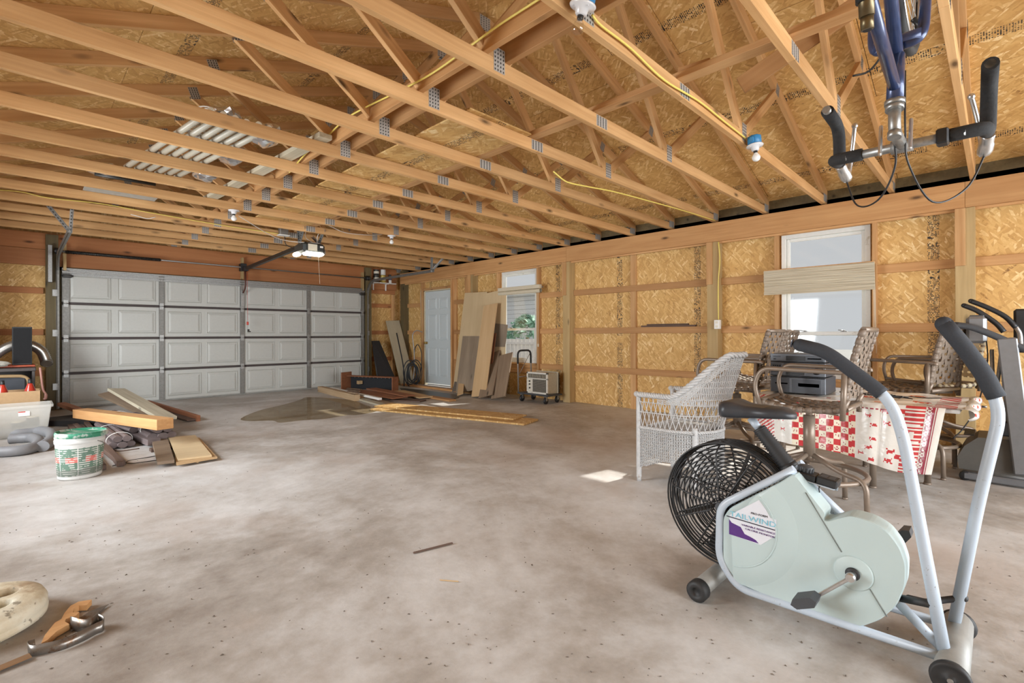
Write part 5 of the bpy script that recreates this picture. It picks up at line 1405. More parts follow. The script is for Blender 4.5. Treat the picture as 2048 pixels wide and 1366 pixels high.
# seat post with rubber boot
bt, bb = onX(1500, 836, 2.20), onX(1778, 1205, 2.195)
p1, p2, p3 = onX(1520, 860, 2.20), onX(1578, 935, 2.20), onX(1715, 1065, 2.20)
m = MB(); m.tube([p2+(p1-p2)*.12, p3], .0205, 16); m.build('seat_tube', M_PALE, T)
m = MB(); m.tube([p1, bt], .0155, 12); m.build('seat_post', M_PALE, T)
m = MB(); n = 17; d = (p2-p1); pts = []; rs = []
for i in range(n*2):
    t = i/(n*2-1); pts.append(p1+d*t*.92); rs.append((.030 if i % 2 else .0235)+(.006*t))
m.tube(pts, rs, 16); m.tube([p1-d*.05, p1+d*.04], .0265, 16); m.tube([p1+d*.92, p1+d*1.03], .036, 16); m.build('rubber_boot', M_RUB, T)
# saddle
m = MB(); s0, s1 = onX(1450, 822, 2.195), onX(1592, 826, 2.195); SL_ = s0.y-s1.y; n = 22; k = 14; zb = .758
vs = []; fs = []
for i in range(n+1):
    t = i/n; y = s0.y-SL_*t
    hw_ = .108*(1-t)**.55*(1-.30*math.exp(-((t-.0)/.06)**2))+.026*t**.4 if t < .995 else .014
    hw_ = max(.012, hw_*(1-.25*math.exp(-((t-.45)/.2)**2)))
    top = zb+.052-.004*t+.016*math.exp(-((t-.12)/.16)**2)+(-.020*max(0, t-.85)/.15); bot = zb-.004-.012*(1-t)+.010*t
    for j in range(k):
        a = 2*PI*j/k; c, s = math.cos(a), math.sin(a); h = (top-bot)/2
        vs.append(V((2.195+hw_*math.copysign(abs(c)**.7, c), y, (top+bot)/2+h*math.copysign(abs(s)**.75, s)-(.006 if s > .5 and abs(c) < .3 and t < .6 else 0))))
for i in range(n):
    for j in range(k): fs.append((i*k+j, i*k+(j+1) % k, (i+1)*k+(j+1) % k, (i+1)*k+j))
fs += [tuple(range(k))[::-1], tuple(n*k+j for j in range(k))]
m.cs = True; m.add(vs, fs); m.build('saddle', plain('saddle_vinyl', (.035, .038, .045), .42, 0, .1, 60), T)
# handles: bottom to grip
def arm(nm, pix, x, grip_i):
    pts = bend([onX(px, py, x) for px, py in pix], .07, 6)
    m = MB(); m.tube(pts, .0178, 14); a = m.build(nm, M_PALE, T); return pts, a
nb = [(1888, 1312), (1846, 1090), (1808, 880), (1782, 800), (1650, 702), (1600, 690)]
pts, a = arm('handle_arm', nb, EX0+.03, 0)
cut = min(range(len(pts)), key=lambda i: (pts[i]-onX(1768, 790, EX0+.03)).length)
m = MB(); gp = [onX(1764, 788, EX0+.03)]+[p for i, p in enumerate(pts) if i > cut]; m.tube(gp, .0240, 14); d = (gp[-1]-gp[-2]).normalized(); m.sphere(gp[-1], .0240, 14, 8); g = m.build('foam_grip', plain('grip_foam', (.030, .034, .042), .8, 0, .12, 150, bump=.0006), a)
m = MB(); m.lathe([(0, .0), (.017, .0), (.016, .004), (.007, .005), (.006, .0015), (0, .001)], 16, axes(gp[-1]+d*.0245, d.orthogonal(), d.cross(d.orthogonal()))); m.build('grip_cap', plain('cap_blue', (.05, .06, .09), .4), g)
fb = [(1900, 1278), (1957, 1000), (2000, 828), (1978, 762), (1925, 690), (1888, 648)]
pts, a = arm('handle_arm', fb, EX1-.03, 0)
cut = min(range(len(pts)), key=lambda i: (pts[i]-onX(1985, 778, EX1-.03)).length)
m = MB(); gp = [onX(1993, 795, EX1-.03)]+[p for i, p in enumerate(pts) if i > cut]; m.tube(gp, .0265, 14); m.sphere(gp[-1], .0265, 14, 8); m.build('foam_grip', bpy.data.materials['grip_foam'], a)
# drive cover: outline on the near face
OUT = [(1587, 946), (1560, 964), (1517, 986), (1458, 1016), (1444, 1036), (1444, 1120), (1453, 1146), (1478, 1168), (1560, 1203), (1690, 1252), (1722, 1254), (1760, 1240), (1792, 1212), (1810, 1172), (1812, 1130), (1800, 1095), (1775, 1062), (1742, 1042), (1700, 1030), (1656, 1042), (1646, 1040), (1650, 1026)]
poly = [E(px, py, EX0+.012) for px, py in OUT]
def smooth_poly(P):
    out = []; n = len(P)
    for i in range(n):
        a, b, c = P[i-1], P[i], P[(i+1) % n]
        r = min(.018, (a-b).length*.4, (c-b).length*.4); s = b+(a-b).normalized()*r; e = b+(c-b).normalized()*r
        for k in range(4):
            t = k/3; out.append(s*(1-t)**2+b*2*t*(1-t)+e*t*t)
    return out
sp = smooth_poly(poly); c0 = sum(sp, V())/len(sp)
def inset(P, k, x): return [V((x, c0.y+(p.y-c0.y)*k, c0.z+(p.z-c0.z)*k)) for p in P]
xa, xb = EX0+.008, 2.166
rings = [inset(sp, .985, xa), inset(sp, .997, xa+.006), inset(sp, 1.0, xa+.016), inset(sp, 1.0, xb-.016), inset(sp, .997, xb-.006), inset(sp, .985, xb)]
m = MB(); n = len(sp); m.v = [p for r in rings for p in r]
for i in range(5):
    for j in range(n): m.f.append([i*n+j, i*n+(j+1) % n, (i+1)*n+(j+1) % n, (i+1)*n+j]); m.m.append(0); m.sm.append(False)
m.f += [list(range(n)), [5*n+j for j in range(n)][::-1]]; m.m += [0, 0]; m.sm += [False, False]
cover = m.build('drive_cover', M_MINT, T)
# moulded relief on the near face: the quarter dome, its rib, seams and crank disc
def face(px, py, o=0.0): p = E(px, py, xa); return V((xa-o, p.y, p.z))
cc = face(1462, 1045); rad = (face(1591, 1045)-cc).length
m = MB(); NA, NR = 40, 8
A0, A1 = math.radians(-88), math.radians(56)
prof = [(0, .008), (.70, .008), (.78, .0078), (.86, .0065), (.94, .0030), (1.0, .0)]
vs = []; fs = []
left = face(1450, 1100).y
la, lb_ = face(1458, 1020), face(1586, 950); lc_ = face(1648, 1046)
def clipd(p):
    z1 = la.z+(lb_.z-la.z)*(p.y-la.y)/(lb_.y-la.y); z2 = lb_.z+(lc_.z-lb_.z)*(p.y-lb_.y)/(lc_.y-lb_.y)
    p.z = min(p.z, z1, z2); return p
for r, h in prof:
    for j in range(NA+1):
        a = A0+(A1-A0)*j/NA; y = cc.y-rad*r*math.cos(a); z = cc.z+rad*r*math.sin(a); vs.append(clipd(V((xa-h, min(y, left), z))))
for i in range(len(prof)-1):
    for j in range(NA): fs.append((i*(NA+1)+j, i*(NA+1)+j+1, (i+1)*(NA+1)+j+1, (i+1)*(NA+1)+j))
m.cs = True; m.add(vs, fs); m.build('dome_relief', M_MINT, cover)
m = MB(); r2 = rad*.70; m.tube([V((xa-.0082, cc.y-r2*math.cos(a), cc.z+r2*math.sin(a))) for a in [math.radians(-86)+math.radians(136)*j/30 for j in range(31)]], .0028, 6); m.build('moulded_rib', M_MINT, cover)
m = MB(); m.tube([face(1610, 985, .0005), face(1682, 1104, .0005)], .0022, 5); m.tube([face(1738, 1178, .0005), face(1772, 1233, .0005)], .0022, 5); m.build('seam', plain('dark_seam', (.16, .18, .17), .6), cover)  # seams drawn as thin dark grey lines
ck = face(1705, 1146)
m = MB(); m.lathe([(.0, .006), (.055, .006), (.058, .004), (.059, 0)], 40, Matrix.Translation(ck) @ Matrix.Rotation(-PI/2, 4, 'Y')); m.build('crank_disc', M_MINT, cover)
m = MB(); m.lathe([(0, .007), (.021, .007), (.0225, .012), (.019, .016), (0, .016)], 24, Matrix.Translation(ck) @ Matrix.Rotation(-PI/2, 4, 'Y')); m.build('bearing_ring', M_RUB, cover)
m = MB(); m.lathe([(0, 0), (.006, 0), (.006, .002), (0, .003)], 12, axes(E(1804, 1134, EX0+.07)+V((0, -.004, 0)), (1, 0, 0), (0, 0, 1))); m.build('screw', M_DWHT, cover)
# crank arms and pedals
m = MB(); cx = xa-.045
e1 = onX(1636, 1190, cx); m.tube([(xa-.01, ck.y, ck.z), (cx-.012, ck.y, ck.z)], .013, 14); m.beam(V((cx, ck.y, ck.z)), e1, .012, .020, (1, 0, 0), .003); m.sphere((cx, ck.y, ck.z), .0165, 14, 8, (.6, 1, 1)); crk = m.build('crank_arm', M_CHROME, T)
def pedal(c, M3):
    m = MB(); hx = [(-.045, .0), (-.030, .017), (.030, .017), (.045, .0), (.030, -.017), (-.030, -.017)]
    m.prism(hx, -.034, .034, M3); o = m.build('pedal', M_DGREY, crk)
    m = MB(); m.bbox((-.026, .0165, -.025), (.026, .019, .025), .001, M3); m.build('tread', M_BLACK, o) if False else None
pc = onX(1610, 1200, cx-.045); pedal(pc, axes(pc, (0, -.86, .42), (0, .42, .86)))
e2 = onX(1797, 1090, 2.34); m = MB(); m.tube([(xb, ck.y, ck.z), (2.34, ck.y, ck.z)], .013, 12); m.beam(V((2.335, ck.y, ck.z)), e2, .012, .020, (1, 0, 0), .003); crk2 = m.build('crank_arm', M_CHROME, T)
pc = onX(1803, 1073, 2.375); crk = crk2; pedal(pc, axes(pc, (0, -.55, .83), (0, .83, .55)))
# push links and the stay to the front foot
m = MB(); a0, a1 = onX(1798, 1196, 2.14), onX(1868, 1210, 2.085); m.tube([a0, a1], .0125, 10); m.tube([a1, onX(1872, 1210, 2.08)], .010, 10); m.build('push_link', M_RUB, T)
m = MB(); a0, a1 = onX(1855, 1205, 2.26), onX(1926, 1196, 2.30); m.tube(bend([onX(1815, 1196, 2.2), a0, onX(1885, 1200, 2.29), a1], .02), .011, 10); m.sphere(a1, .013, 10, 6); m.build('push_link', M_RUB, T)
m = MB(); m.tube([onX(1795, 1205, 2.19), onX(1893, 1308, 2.19)], .0165, 12); m.build('front_stay', M_PALE, T)
# meter bracket and console
a0, a1 = onX(1588, 955, 2.13), onX(1676, 985, 2.13)
m = MB(); M_, L_ = frame(onX(1585, 948, 2.16), onX(1672, 975, 2.16)); m.bbox((0, -.035, -.004), (L_, .035, .0), .001, M_); m.bbox((0, .033, -.022), (L_, .036, .0), .001, M_); m.build('bracket', M_PALE, T)
m = MB(); m.bbox((.012, -.033, .0), (L_*.56, .034, .026), .004, M_); cn = m.build('tension_box', M_BLACK, T)
m = MB(); m.bbox((L_*.58, -.033, .0), (L_+.006, .034, .030), .004, M_); c2 = m.build('meter_box', M_BLACK, T)
m = MB(); m.box((L_*.64, -.022, .0302), (L_*.78, .02, .0308), M_); m.box((L_*.82, -.022, .0302), (L_*.95, .02, .0308), M_); m.build('button_pad', M_DGREY, c2)
m = MB(); kn = M_ @ Matrix.Translation((L_*.27, 0, .026)); m.lathe([(0, .022), (.022, .022), (.026, .018), (.026, .0), (0, 0)], 26, kn)
for i in range(14):
    a = 2*PI*i/14; m.bbox((-.003, -.0285, .002), (.003, -.025, .018), .001, kn @ Matrix.Rotation(a, 4, 'Z'))
m.build('tension_knob', M_DGREY, cn)
m = MB(); m.tube(spline([onX(1634, 958, 2.15), onX(1640, 968, 2.15), onX(1637, 976, 2.15), onX(1638, 985, 2.15)], 4), .0022, 5); m.build('wire', M_BLACK, T)
# fan cage
FC = V((2.195, .835, .372)); FR = .262
fan = MB()
def ring(r, x, t): fan.tube([V((x, FC.y+r*math.cos(2*PI*i/52), FC.z+r*math.sin(2*PI*i/52))) for i in range(52)], t, 5, closed=True)
def dome(r): return .030*(1-(r/FR)**2)+.075*(1-max(0, (r/FR-.82)/.18)**2)
rad_list = [.040+.0165*i for i in range(14)]
for sg in (-1, 1):
    for r in rad_list: ring(r, FC.x+sg*dome(r), .0034)
for xx in (-.055, -.033, -.011, .011, .033, .055): ring(FR, FC.x+xx, .0042)
fan.build('fan_cage', M_BLACK, T)
m = MB()
for i in range(10):
    a = 2*PI*i/10+.2
    for sg in (-1, 1): m.tube([V((FC.x+sg*(dome(r)+.004), FC.y+r*math.cos(a), FC.z+r*math.sin(a))) for r in [.03+.0193*k for k in range(13)]]+[V((FC.x+sg*.03, FC.y+FR*1.012*math.cos(a), FC.z+FR*1.012*math.sin(a)))], .0038, 6)
m.build('cage_spokes', M_BLACK, T)
m = MB(); m.tube([FC+V((-.11, 0, 0)), FC+V((.11, 0, 0))], .022, 16); m.tube([FC+V((-.125, 0, 0)), FC+V((.125, 0, 0))], .008, 10); m.build('hub', M_DGREY, T)
m = MB()
for i in range(8):
    a = 2*PI*i/8+.35; d = V((0, math.cos(a), math.sin(a))); m.beam(FC+d*.03, FC+d*.235, .004, .05, V((1, .0, .0))+d.cross(V((1, 0, 0)))*.5)
m.build('fan_blades', M_BLACK, T)
# decal
xd = xa-.0092
def D(px, py): p = E(px, py, xd); return p
def decal(name, pts, mat, o):
    q = [D(*p) for p in pts]; m = MB(); n = len(q); m.add([V((xd-o, p.y, p.z)) for p in q]+[V((xd-o+.0006, p.y, p.z)) for p in q], [list(range(n)), [n+i for i in range(n)][::-1]]+[(i, (i+1) % n, n+(i+1) % n, n+i) for i in range(n)]); return m.build(name, mat, cover)
decal('decal', [(1458, 1030), (1517, 1000), (1530, 1018), (1540, 1036), (1552, 1040), (1550, 1072), (1520, 1090), (1457, 1068)], M_DWHT, 0)
decal('decal_shape', [(1457, 1038), (1462, 1045), (1470, 1049), (1480, 1054), (1488, 1068), (1500, 1074), (1510, 1080), (1516, 1087), (1457, 1068)], M_PUR, .0008)
decal('decal_bar', [(1452, 1030.5), (1549, 1059.5), (1549, 1061.5), (1452, 1032.5)], M_DBLK, .0008)
def dtext(s, l, r, size, mat, al='CENTER'):
    p, q = D(*l), D(*r); M = axes(V((xd-.0012, (p.y+q.y)/2, (p.z+q.z)/2)), (0, -1, (q.z-p.z)/(p.y-q.y)), (0, 0, 1)); t = text('lettering', s, size, M, mat, cover)
    w = max(v.co.x for v in t.data.vertices)-min(v.co.x for v in t.data.vertices); t.data.transform(Matrix.Diagonal(((p.y-q.y)/w, 1, 1, 1))); return t
dtext('TAILWIND', (1459, 1027), (1551, 1051), .029, M_CYAN); dtext('PRO-FORM', (1501, 1026), (1534, 1034), .0115, M_DBLK)
dtext('VARIABLE RESISTANCE', (1482, 1049), (1549, 1068), .0100, M_PUR); dtext('CALORIE MONITOR', (1489, 1057), (1548, 1075), .0100, M_PUR)

# ------------------------------------------------------------------ folded treadmill at the right edge
M_TM = plain('treadmill_grey', (.16, .165, .175), .45, .3, .06); M_TML = plain('treadmill_silver', (.22, .225, .235), .4, .4, .06); M_TMH = plain('treadmill_hood', (.105, .10, .09), .5, 0, .08)
T = thing('treadmill', 'folded grey treadmill standing at the right edge of the view', 'treadmill', (5.2, -.1, 0))
TXa, TXb = 5.03, 5.48
for x in (TXa, TXb):
    m = MB(); m.bbox((x-.025, -.95, .012), (x+.025, .19, .062), .008); m.build('base_rail', M_TM, T)
    m = MB(); m.lathe([(0, -.022), (.03, -.022), (.034, -.015), (.034, .015), (.03, .022), (0, .022)], 20, Matrix.Translation((x, .18, .0345)) @ Matrix.Rotation(PI/2, 4, 'Y')); m.build('base_roller', M_BLACK, T)
m = MB(); pr = [(.215, .075), (.225, .16), (.185, .25), (.11, .325), (-.10, .335), (-.22, .30), (-.22, .075)]
m.prism([(y, z) for y, z in pr], TXa+.03, TXb-.03, Matrix(((0, 0, 1, 0), (1, 0, 0, 0), (0, 1, 0, 0), (0, 0, 0, 1)))); hood = m.build('motor_hood', M_TMH, T)
m = MB()
for i in range(9): m.bbox((TXa+.09+i*.035, .13, .326), (TXa+.11+i*.035, .19, .334), .002)
m.build('vent_slots', M_BLACK, hood, kind='stuff')
def mast(x):
    t0, b0 = V((x, -.045, 1.07)), V((x, -.13, .10)); m = MB(); m.beam(b0, t0, .055, .105, (0, 1, 0), .008); return m.build('mast', M_TML, T)
mast(TXa); mast(TXb)
m = MB(); m.bbox((TXa+.05, -.13, .35), (TXb-.05, -.07, 1.05), .012, Matrix.Rotation(math.radians(-4), 4, 'X')); deck = m.build('folded_deck', M_TM, T)
m = MB(); m.tube([(TXa+.06, .02, .40), (TXa+.08, .035, .98)], .011, 8); m.tube([(TXb-.08, .02, .40), (TXb-.08, .035, .98)], .011, 8); m.tube([(TXa+.10, .04, .35), (TXa+.12, -.02, 1.0)], .012, 8); m.build('gas_strut', M_GALV, T)
m = MB(); m.bbox((TXa-.02, -.10, .36), (TXa+.03, .0, .47), .012); m.build('pivot_bracket', M_BLACK, T)
def bar(nm, pts, r, mat):
    m = MB(); m.tube(spline(pts, 5), r, 10); m.sphere(V(pts[0]), r, 10, 6); return m.build(nm, mat, T)
bar('side_handle', [onX(1912, 650, TXa), onX(1945, 655, TXa), onX(1990, 672, TXa), onX(2035, 692, TXa), onX(2070, 704, TXa)], .024, M_DGREY)
m = MB(); q = onX(1905, 647, TXa+.03); m.bbox((q.x-.05, q.y-.02, q.z-.035), (q.x+.05, q.y+.012, q.z+.012), .01); m.build('handle_end', M_BLACK, T)
bar('grip_bar', [onX(1928, 611, TXb), onX(1955, 622, TXb), onX(1990, 645, TXb), onX(2008, 664, TXb)], .019, M_BLACK)
bar('grip_bar', [onX(1942, 602, TXb+.06), onX(1975, 615, TXb+.06), onX(2010, 633, TXb+.06), onX(2032, 655, TXb+.06)], .019, M_BLACK)
bar('grip_stem', [onX(2033, 655, TXb+.06), onX(2040, 668, TXb+.06), onX(2042, 690, TXb+.06)], .015, M_CHROME)
q = onX(1950, 640, TXb-.1); m = MB(); q2 = onX(1932, 668, TXa+.10)
m.bbox((TXa+.06, q2.y-.115, 1.03), (TXb-.10, q2.y, 1.235), .02, ); cons = m.build('console', M_TML, T)
m = MB(); m.bbox((TXa+.10, q2.y-.10, 1.232), (TXb-.14, q2.y-.02, 1.245), .004); m.build('console_panel', M_DGREY, cons)
q = onX(2034, 640, 5.7); m = MB(); m.bbox((5.62, q.y-.25, .95), (5.72, q.y+.02, 1.30), .015); m.build('cup_panel', M_BLACK, T)
m = MB(); m.tube(spline([onX(1972, 672, TXa+.2), onX(1975, 720, TXa+.15), onX(1965, 775, TXa+.1), onX(1950, 820, TXa+.1), onX(1925, 858, TXa+.05), onX(1905, 877, TXa+.02)], 6), .0045, 5); m.build('power_cord', M_BLACK, T)
p = onX(1948, 812, 5.56); m = MB(); m.tube([p, p+V((0, -.075, 0))], .010, 10); m.build('lock_pin', M_CHROME, T)

# ------------------------------------------------------------------ things on the floor at the left
# bucket
bc = onZ(137, 960); bc = V((bc.x+.07, bc.y+.08, 0))
def bucket_label():
    t = NT('bucket_label'); co = t.n('ShaderNodeTexCoord').outputs['Object']; s = t.n('ShaderNodeSeparateXYZ', {0: co}); z = s.outputs[2]; x, y = s.outputs[0], s.outputs[1]
    an = t.math('ARCTAN2', y, x)
    red = t.math('MULTIPLY', t.math('GREATER_THAN', z, .135), t.math('LESS_THAN', z, .175))
    seg = t.math('GREATER_THAN', t.math('FRACT', t.math('MULTIPLY', an, 1.15)), .38)
    rows = t.math('LESS_THAN', t.math('FRACT', t.math('MULTIPLY', z, 62)), .38); jag = t.math('GREATER_THAN', t.noise(co, 22, 3), .47)
    gap = t.math('LESS_THAN', t.math('FRACT', t.math('MULTIPLY', an, 1.15)), .04)
    col = t.mix(t.math('MULTIPLY', red, seg), (.12, .20, .15), (.62, .17, .14))
    col = t.mix(t.math('MULTIPLY', rows, jag), col, (.66, .66, .62)); col = t.mix(gap, col, (.72, .72, .70))
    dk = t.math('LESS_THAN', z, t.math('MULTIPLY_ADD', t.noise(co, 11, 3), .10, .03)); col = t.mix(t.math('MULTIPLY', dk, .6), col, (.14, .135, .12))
    t.base(col); t.setp(Roughness=.5); return t.m
T = thing('bucket', 'white and green plastic bucket with a green lid and worn label', 'bucket', bc)
Mb = Matrix.Translation(bc)
m = MB(); m.lathe([(0, .004), (.128, .004), (.131, .0), (.134, .012), (.148, .27), (.150, .275), (.153, .276), (.154, .30), (.150, .302), (.152, .325), (.150, .335)], 40, Mb); m.build('bucket_body', plain('bucket_white', (.64, .64, .62), .45, 0, .05, 20, dirt=((.38, .33, .28), 9, .60)), T)
m = MB(); m.lathe([(.1362, .03), (.1472, .245)], 40, Mb, ang=2*PI); m.build('bucket_label', bucket_label(), T)
m = MB(); m.lathe([(.150, .318), (.161, .320), (.163, .345), (.158, .358), (.150, .358), (.147, .346), (.06, .348), (0, .347)], 40, Mb @ Matrix.Rotation(.03, 4, 'Y')); m.build('lid', plain('lid_green', (.03, .21, .12), .45, 0, .1, 12, dirt=((.45, .48, .44), 11, .52)), T)
m = MB(); m.tube([bc+V((.154*math.cos(a), .154*math.sin(a), .285-.16*math.sin((a+.9)/PI*PI*.9)*.5)) for a in [-.9+2.2*i/24 for i in range(25)]], .003, 6); m.build('wire_handle', M_GALV, T)
# clear bin with cans
bx0, by0 = .20, 7.62
M_CLEAR = plain('clear_bin', (.72, .71, .66), .35, 0, .03, alpha=.34)
T = thing('storage_bin', 'clear plastic storage bin at the left edge with cans inside', 'bin', (-.02, 7.7, 0))
cB = V((-.02, 7.73, 0))
w0, w1, d0, d1, hB = .245, .285, .165, .195, .345
m = MB(); ro = lambda w, d, z: [cB+V((sx*w, sy*d, z)) for sx, sy in ((-1, -1), (1, -1), (1, 1), (-1, 1))]
R_ = [ro(w0, d0, .004), ro(w1-.004, d1-.004, hB-.03), ro(w1+.012, d1+.012, hB-.028), ro(w1+.014, d1+.014, hB), ro(w1-.002, d1-.002, hB), ro(w1-.010, d1-.010, hB-.035), ro(w0-.005, d0-.005, .010)]
m.v = [p for r in R_ for p in r]
for i in range(6):
    for j in range(4): m.f.append([i*4+j, i*4+(j+1) % 4, i*4+4+(j+1) % 4, i*4+4+j]); m.m.append(0); m.sm.append(False)
m.f += [[3, 2, 1, 0], [24, 25, 26, 27]]; m.m += [0, 0]; m.sm += [False, False]; m.build('bin_body', M_CLEAR, T)
m = MB(); yl = cB.y-.1885; m.bbox((cB.x+.02, yl-.004, .235), (cB.x+.11, yl-.002, .285), .001); lb = m.build('paper_label', M_WHITE, T)
m = MB(); m.box((cB.x+.02, yl-.0046, .275), (cB.x+.075, yl-.0041, .285)); m.build('label_stripe', M_RED, lb)
M_TIN = plain('tin_lid', (.62, .55, .40), .5, .1, .08)
for (x, y, r, h, nm) in ((.0, 7.69, .055, .15, 'tin can with a cream lid in the clear bin, left of the two'), (.115, 7.72, .055, .19, 'tin can with a cream lid in the clear bin, right of the two')):
    T2 = thing('tin_can', nm, 'can', (x, y, .012), 0, 'cans in the clear bin'); m = MB(); Mc = Matrix.Translation((x, y, .012)); m.lathe([(0, 0), (r, 0), (r*1.02, .004), (r, .008), (r, h-.008), (r*1.02, h)], 20, Mc); m.build('can_body', M_DKMET, T2)
    m = MB(); m.lathe([(r*1.02, h-.01), (r*1.04, h), (r*.9, h+.006), (0, h+.006)], 20, Mc @ Matrix.Translation((0, 0, .002)) ); m.build('lid', M_TIN, T2)
# cardboard tray with two red lids behind the bin
M_CARD = plain('cardboard', (.42, .27, .14), .8, 0, .08)
T = thing('cardboard_box', 'cardboard tray with red bottles behind the clear bin', 'box', (-.05, 8.25, 0)); a, b, c, d, h = -.34, .19, 8.08, 8.42, .46
m = MB()
for p, q in (((a, c, 0), (b, c+.006, h)), ((a, d-.006, 0), (b, d, h)), ((a, c, 0), (a+.006, d, h)), ((b-.006, c, 0), (b, d, h)), ((a, c, .0), (b, d, .006))): m.box(p, q)
m.bbox((a+.01, c+.01, .30), (b-.01, d-.01, .306), .001); m.build('tray', M_CARD, T)
M_REDG = plain('glossy_red', (.42, .035, .02), .2, 0, .05, coat=.5)
for x, nm in ((-.13, 'glossy red bottle with black cap, left of the pair in the tray'), (.10, 'glossy red bottle with black cap, right of the pair in the tray')):
    T2 = thing('red_bottle', nm, 'bottle', (x, 8.2, .306), 0, 'red bottles in the cardboard tray'); Mc = Matrix.Translation((x, 8.2, .307))
    m = MB(); m.lathe([(0, 0), (.052, 0), (.056, .01), (.056, .11), (.048, .16), (.026, .225), (.018, .24), (0, .24)], 24, Mc); m.build('bottle_body', M_REDG, T2)
    m = MB(); m.lathe([(.018, .235), (.021, .24), (.018, .285), (0, .287)], 14, Mc); m.build('cap', M_BLACK, T2)
# dark stand with things on it, against the back wall
M_STAND = plain('stand_dark', (.055, .045, .042), .5, 0, .15)
T = thing('television_stand', 'dark wooden stand against the wall at the left of the garage door', 'stand', (-.2, 9.2, 0)); a, b, c, d, h = -.60, .155, 8.85, 9.55, .70
m = MB(); m.bbox((a, c, h-.045), (b+.01, d, h), .006); m.build('top', M_STAND, T)
for x in (a, b-.03):
    m = MB(); m.bbox((x, c+.01, 0), (x+.03, d, h-.045), .004); m.build('side_panel', M_STAND, T)
m = MB(); m.bbox((a+.03, d-.02, .05), (b-.03, d, h-.045), .002); m.build('back_panel', M_STAND, T); m = MB(); m.bbox((a+.03, c+.02, .06), (b-.03, d-.02, .085), .003); m.build('shelf', M_STAND, T)
T = thing('padded_chair', 'dark padded chair with a curved wooden back frame before the stand', 'chair', (-.15, 8.68, 0)); M_OAK = wood('oak_frame', (.30, .19, .085), (.42, .28, .14), 0)
fr_ = bend([(-.46, 8.72, .0), (-.46, 8.76, .62), (.10, 8.76, .60), (.085, 8.72, .0)], .10, 8)
m = MB(); m.tube(fr_, .020, 10); m.build('back_frame', M_OAK, T)
m = MB(); m.bbox((-.43, 8.735, .28), (.075, 8.775, .585), .02); m.build('back_cushion', plain('dark_slate', (.04, .045, .055), .7), T)
m = MB(); m.bbox((-.44, 8.50, .22), (.08, 8.72, .28), .02); m.build('seat_cushion', bpy.data.materials['dark_slate'], T)
for x in (-.44, .07):
    m = MB(); m.tube([(x, 8.52, 0), (x, 8.52, .23)], .018, 8); m.build('leg', M_OAK, T)
p0, p1 = onY(24, 700, 9.2), onY(64, 654, 9.2); T = thing('loudspeaker', 'tall flat black loudspeaker box standing on the dark stand', 'speaker', ((p0.x+p1.x)/2, 9.2, h+.012))
m = MB(); m.bbox((p0.x, 9.10, h+.03), (p1.x, 9.30, p1.z), .005); m.build('cabinet', M_BLACK, T)
m = MB(); m.bbox((p0.x+.01, 9.095, h+.045), (p1.x-.01, 9.10, p1.z-.015), .002); m.build('grille', plain('grille_black', (.008, .008, .009), .9), T)
m = MB(); m.bbox((-.60, 9.03, h+.004), (.16, 9.42, h+.028), .004); m.build('red_board', plain('orange_red_board', (.40, .075, .03), .5), label='orange red board lying on the stand under the loudspeaker', cat='board')
m = MB(); dp = spline([onY(-40, 735, 9.45), onY(0, 703, 9.45), onY(30, 690, 9.45), onY(60, 690, 9.45), onY(82, 702, 9.45), onY(92, 722, 9.45), onY(93, 727, 9.42)], 14)
m.tube(dp, [.058+.010*(i % 2) for i in range(len(dp))], 18); m.build('flexible_duct', plain('duct_silver', (.50, .49, .46), .3, .85, .1), label='silver flexible duct arching behind the black loudspeaker', cat='duct')
crumple((-.22, 8.97, h+.052), .14, .08, .045, 4).build('plastic_bag', plain('clear_plastic', (.55, .54, .48), .25, 0, .1, alpha=.75), label='crumpled clear plastic bag on the front of the dark stand', cat='bag')
m = MB(); q = [onY(px, py, 8.75) for px, py in ((80, 735), (83, 760), (85, 775), (87, 782), (91, 788), (91, 796), (87, 799))]; m.tube(spline(q, 6), [.012]*25+[.017]*12, 8); m.build('umbrella', plain('cane_pink', (.42, .20, .16), .4), label='old cane with a pinkish curved handle hanging beside the stand', cat='cane')
# grey vacuum hose on the floor
def hose(name, pix, r, mat, label):
    pts = spline([onZ(px, py, r) for px, py in pix], 22); m = MB(); m.tube(pts, [r*(1.0+.05*(i % 2)) for i in range(len(pts))], 12); return m.build(name, mat, label=label, cat='hose')
M_HOSE = plain('hose_grey', (.24, .245, .26), .5, 0, .06)
hose('vacuum_hose', ((-30, 868), (30, 866), (75, 862), (97, 865), (104, 874), (98, 884), (84, 893)), .052, M_HOSE, 'thick grey vacuum hose on the floor, outer coil by the bin')
hose('vacuum_hose', ((18, 878), (45, 876), (66, 876), (77, 884), (66, 895), (30, 902), (-30, 905)), .047, M_HOSE, 'thick grey vacuum hose on the floor, inner coil by the bucket')
m = MB(); a = onZ(-30, 915, .002); pl = [onZ(px, py, .004) for px, py in ((-40, 900), (0, 898), (60, 893), (95, 889), (60, 897), (10, 908), (-40, 915))]; n = len(pl); m.add([V((p.x, p.y, .0005)) for p in pl]+[V((p.x, p.y, .006)) for p in pl], [list(range(n))[::-1], [n+i for i in range(n)]]+[(i, (i+1) % n, n+(i+1) % n, n+i) for i in range(n)]); m.build('cardboard_scrap', M_CARD, label='flat tan scrap under the grey vacuum hose', cat='scrap')
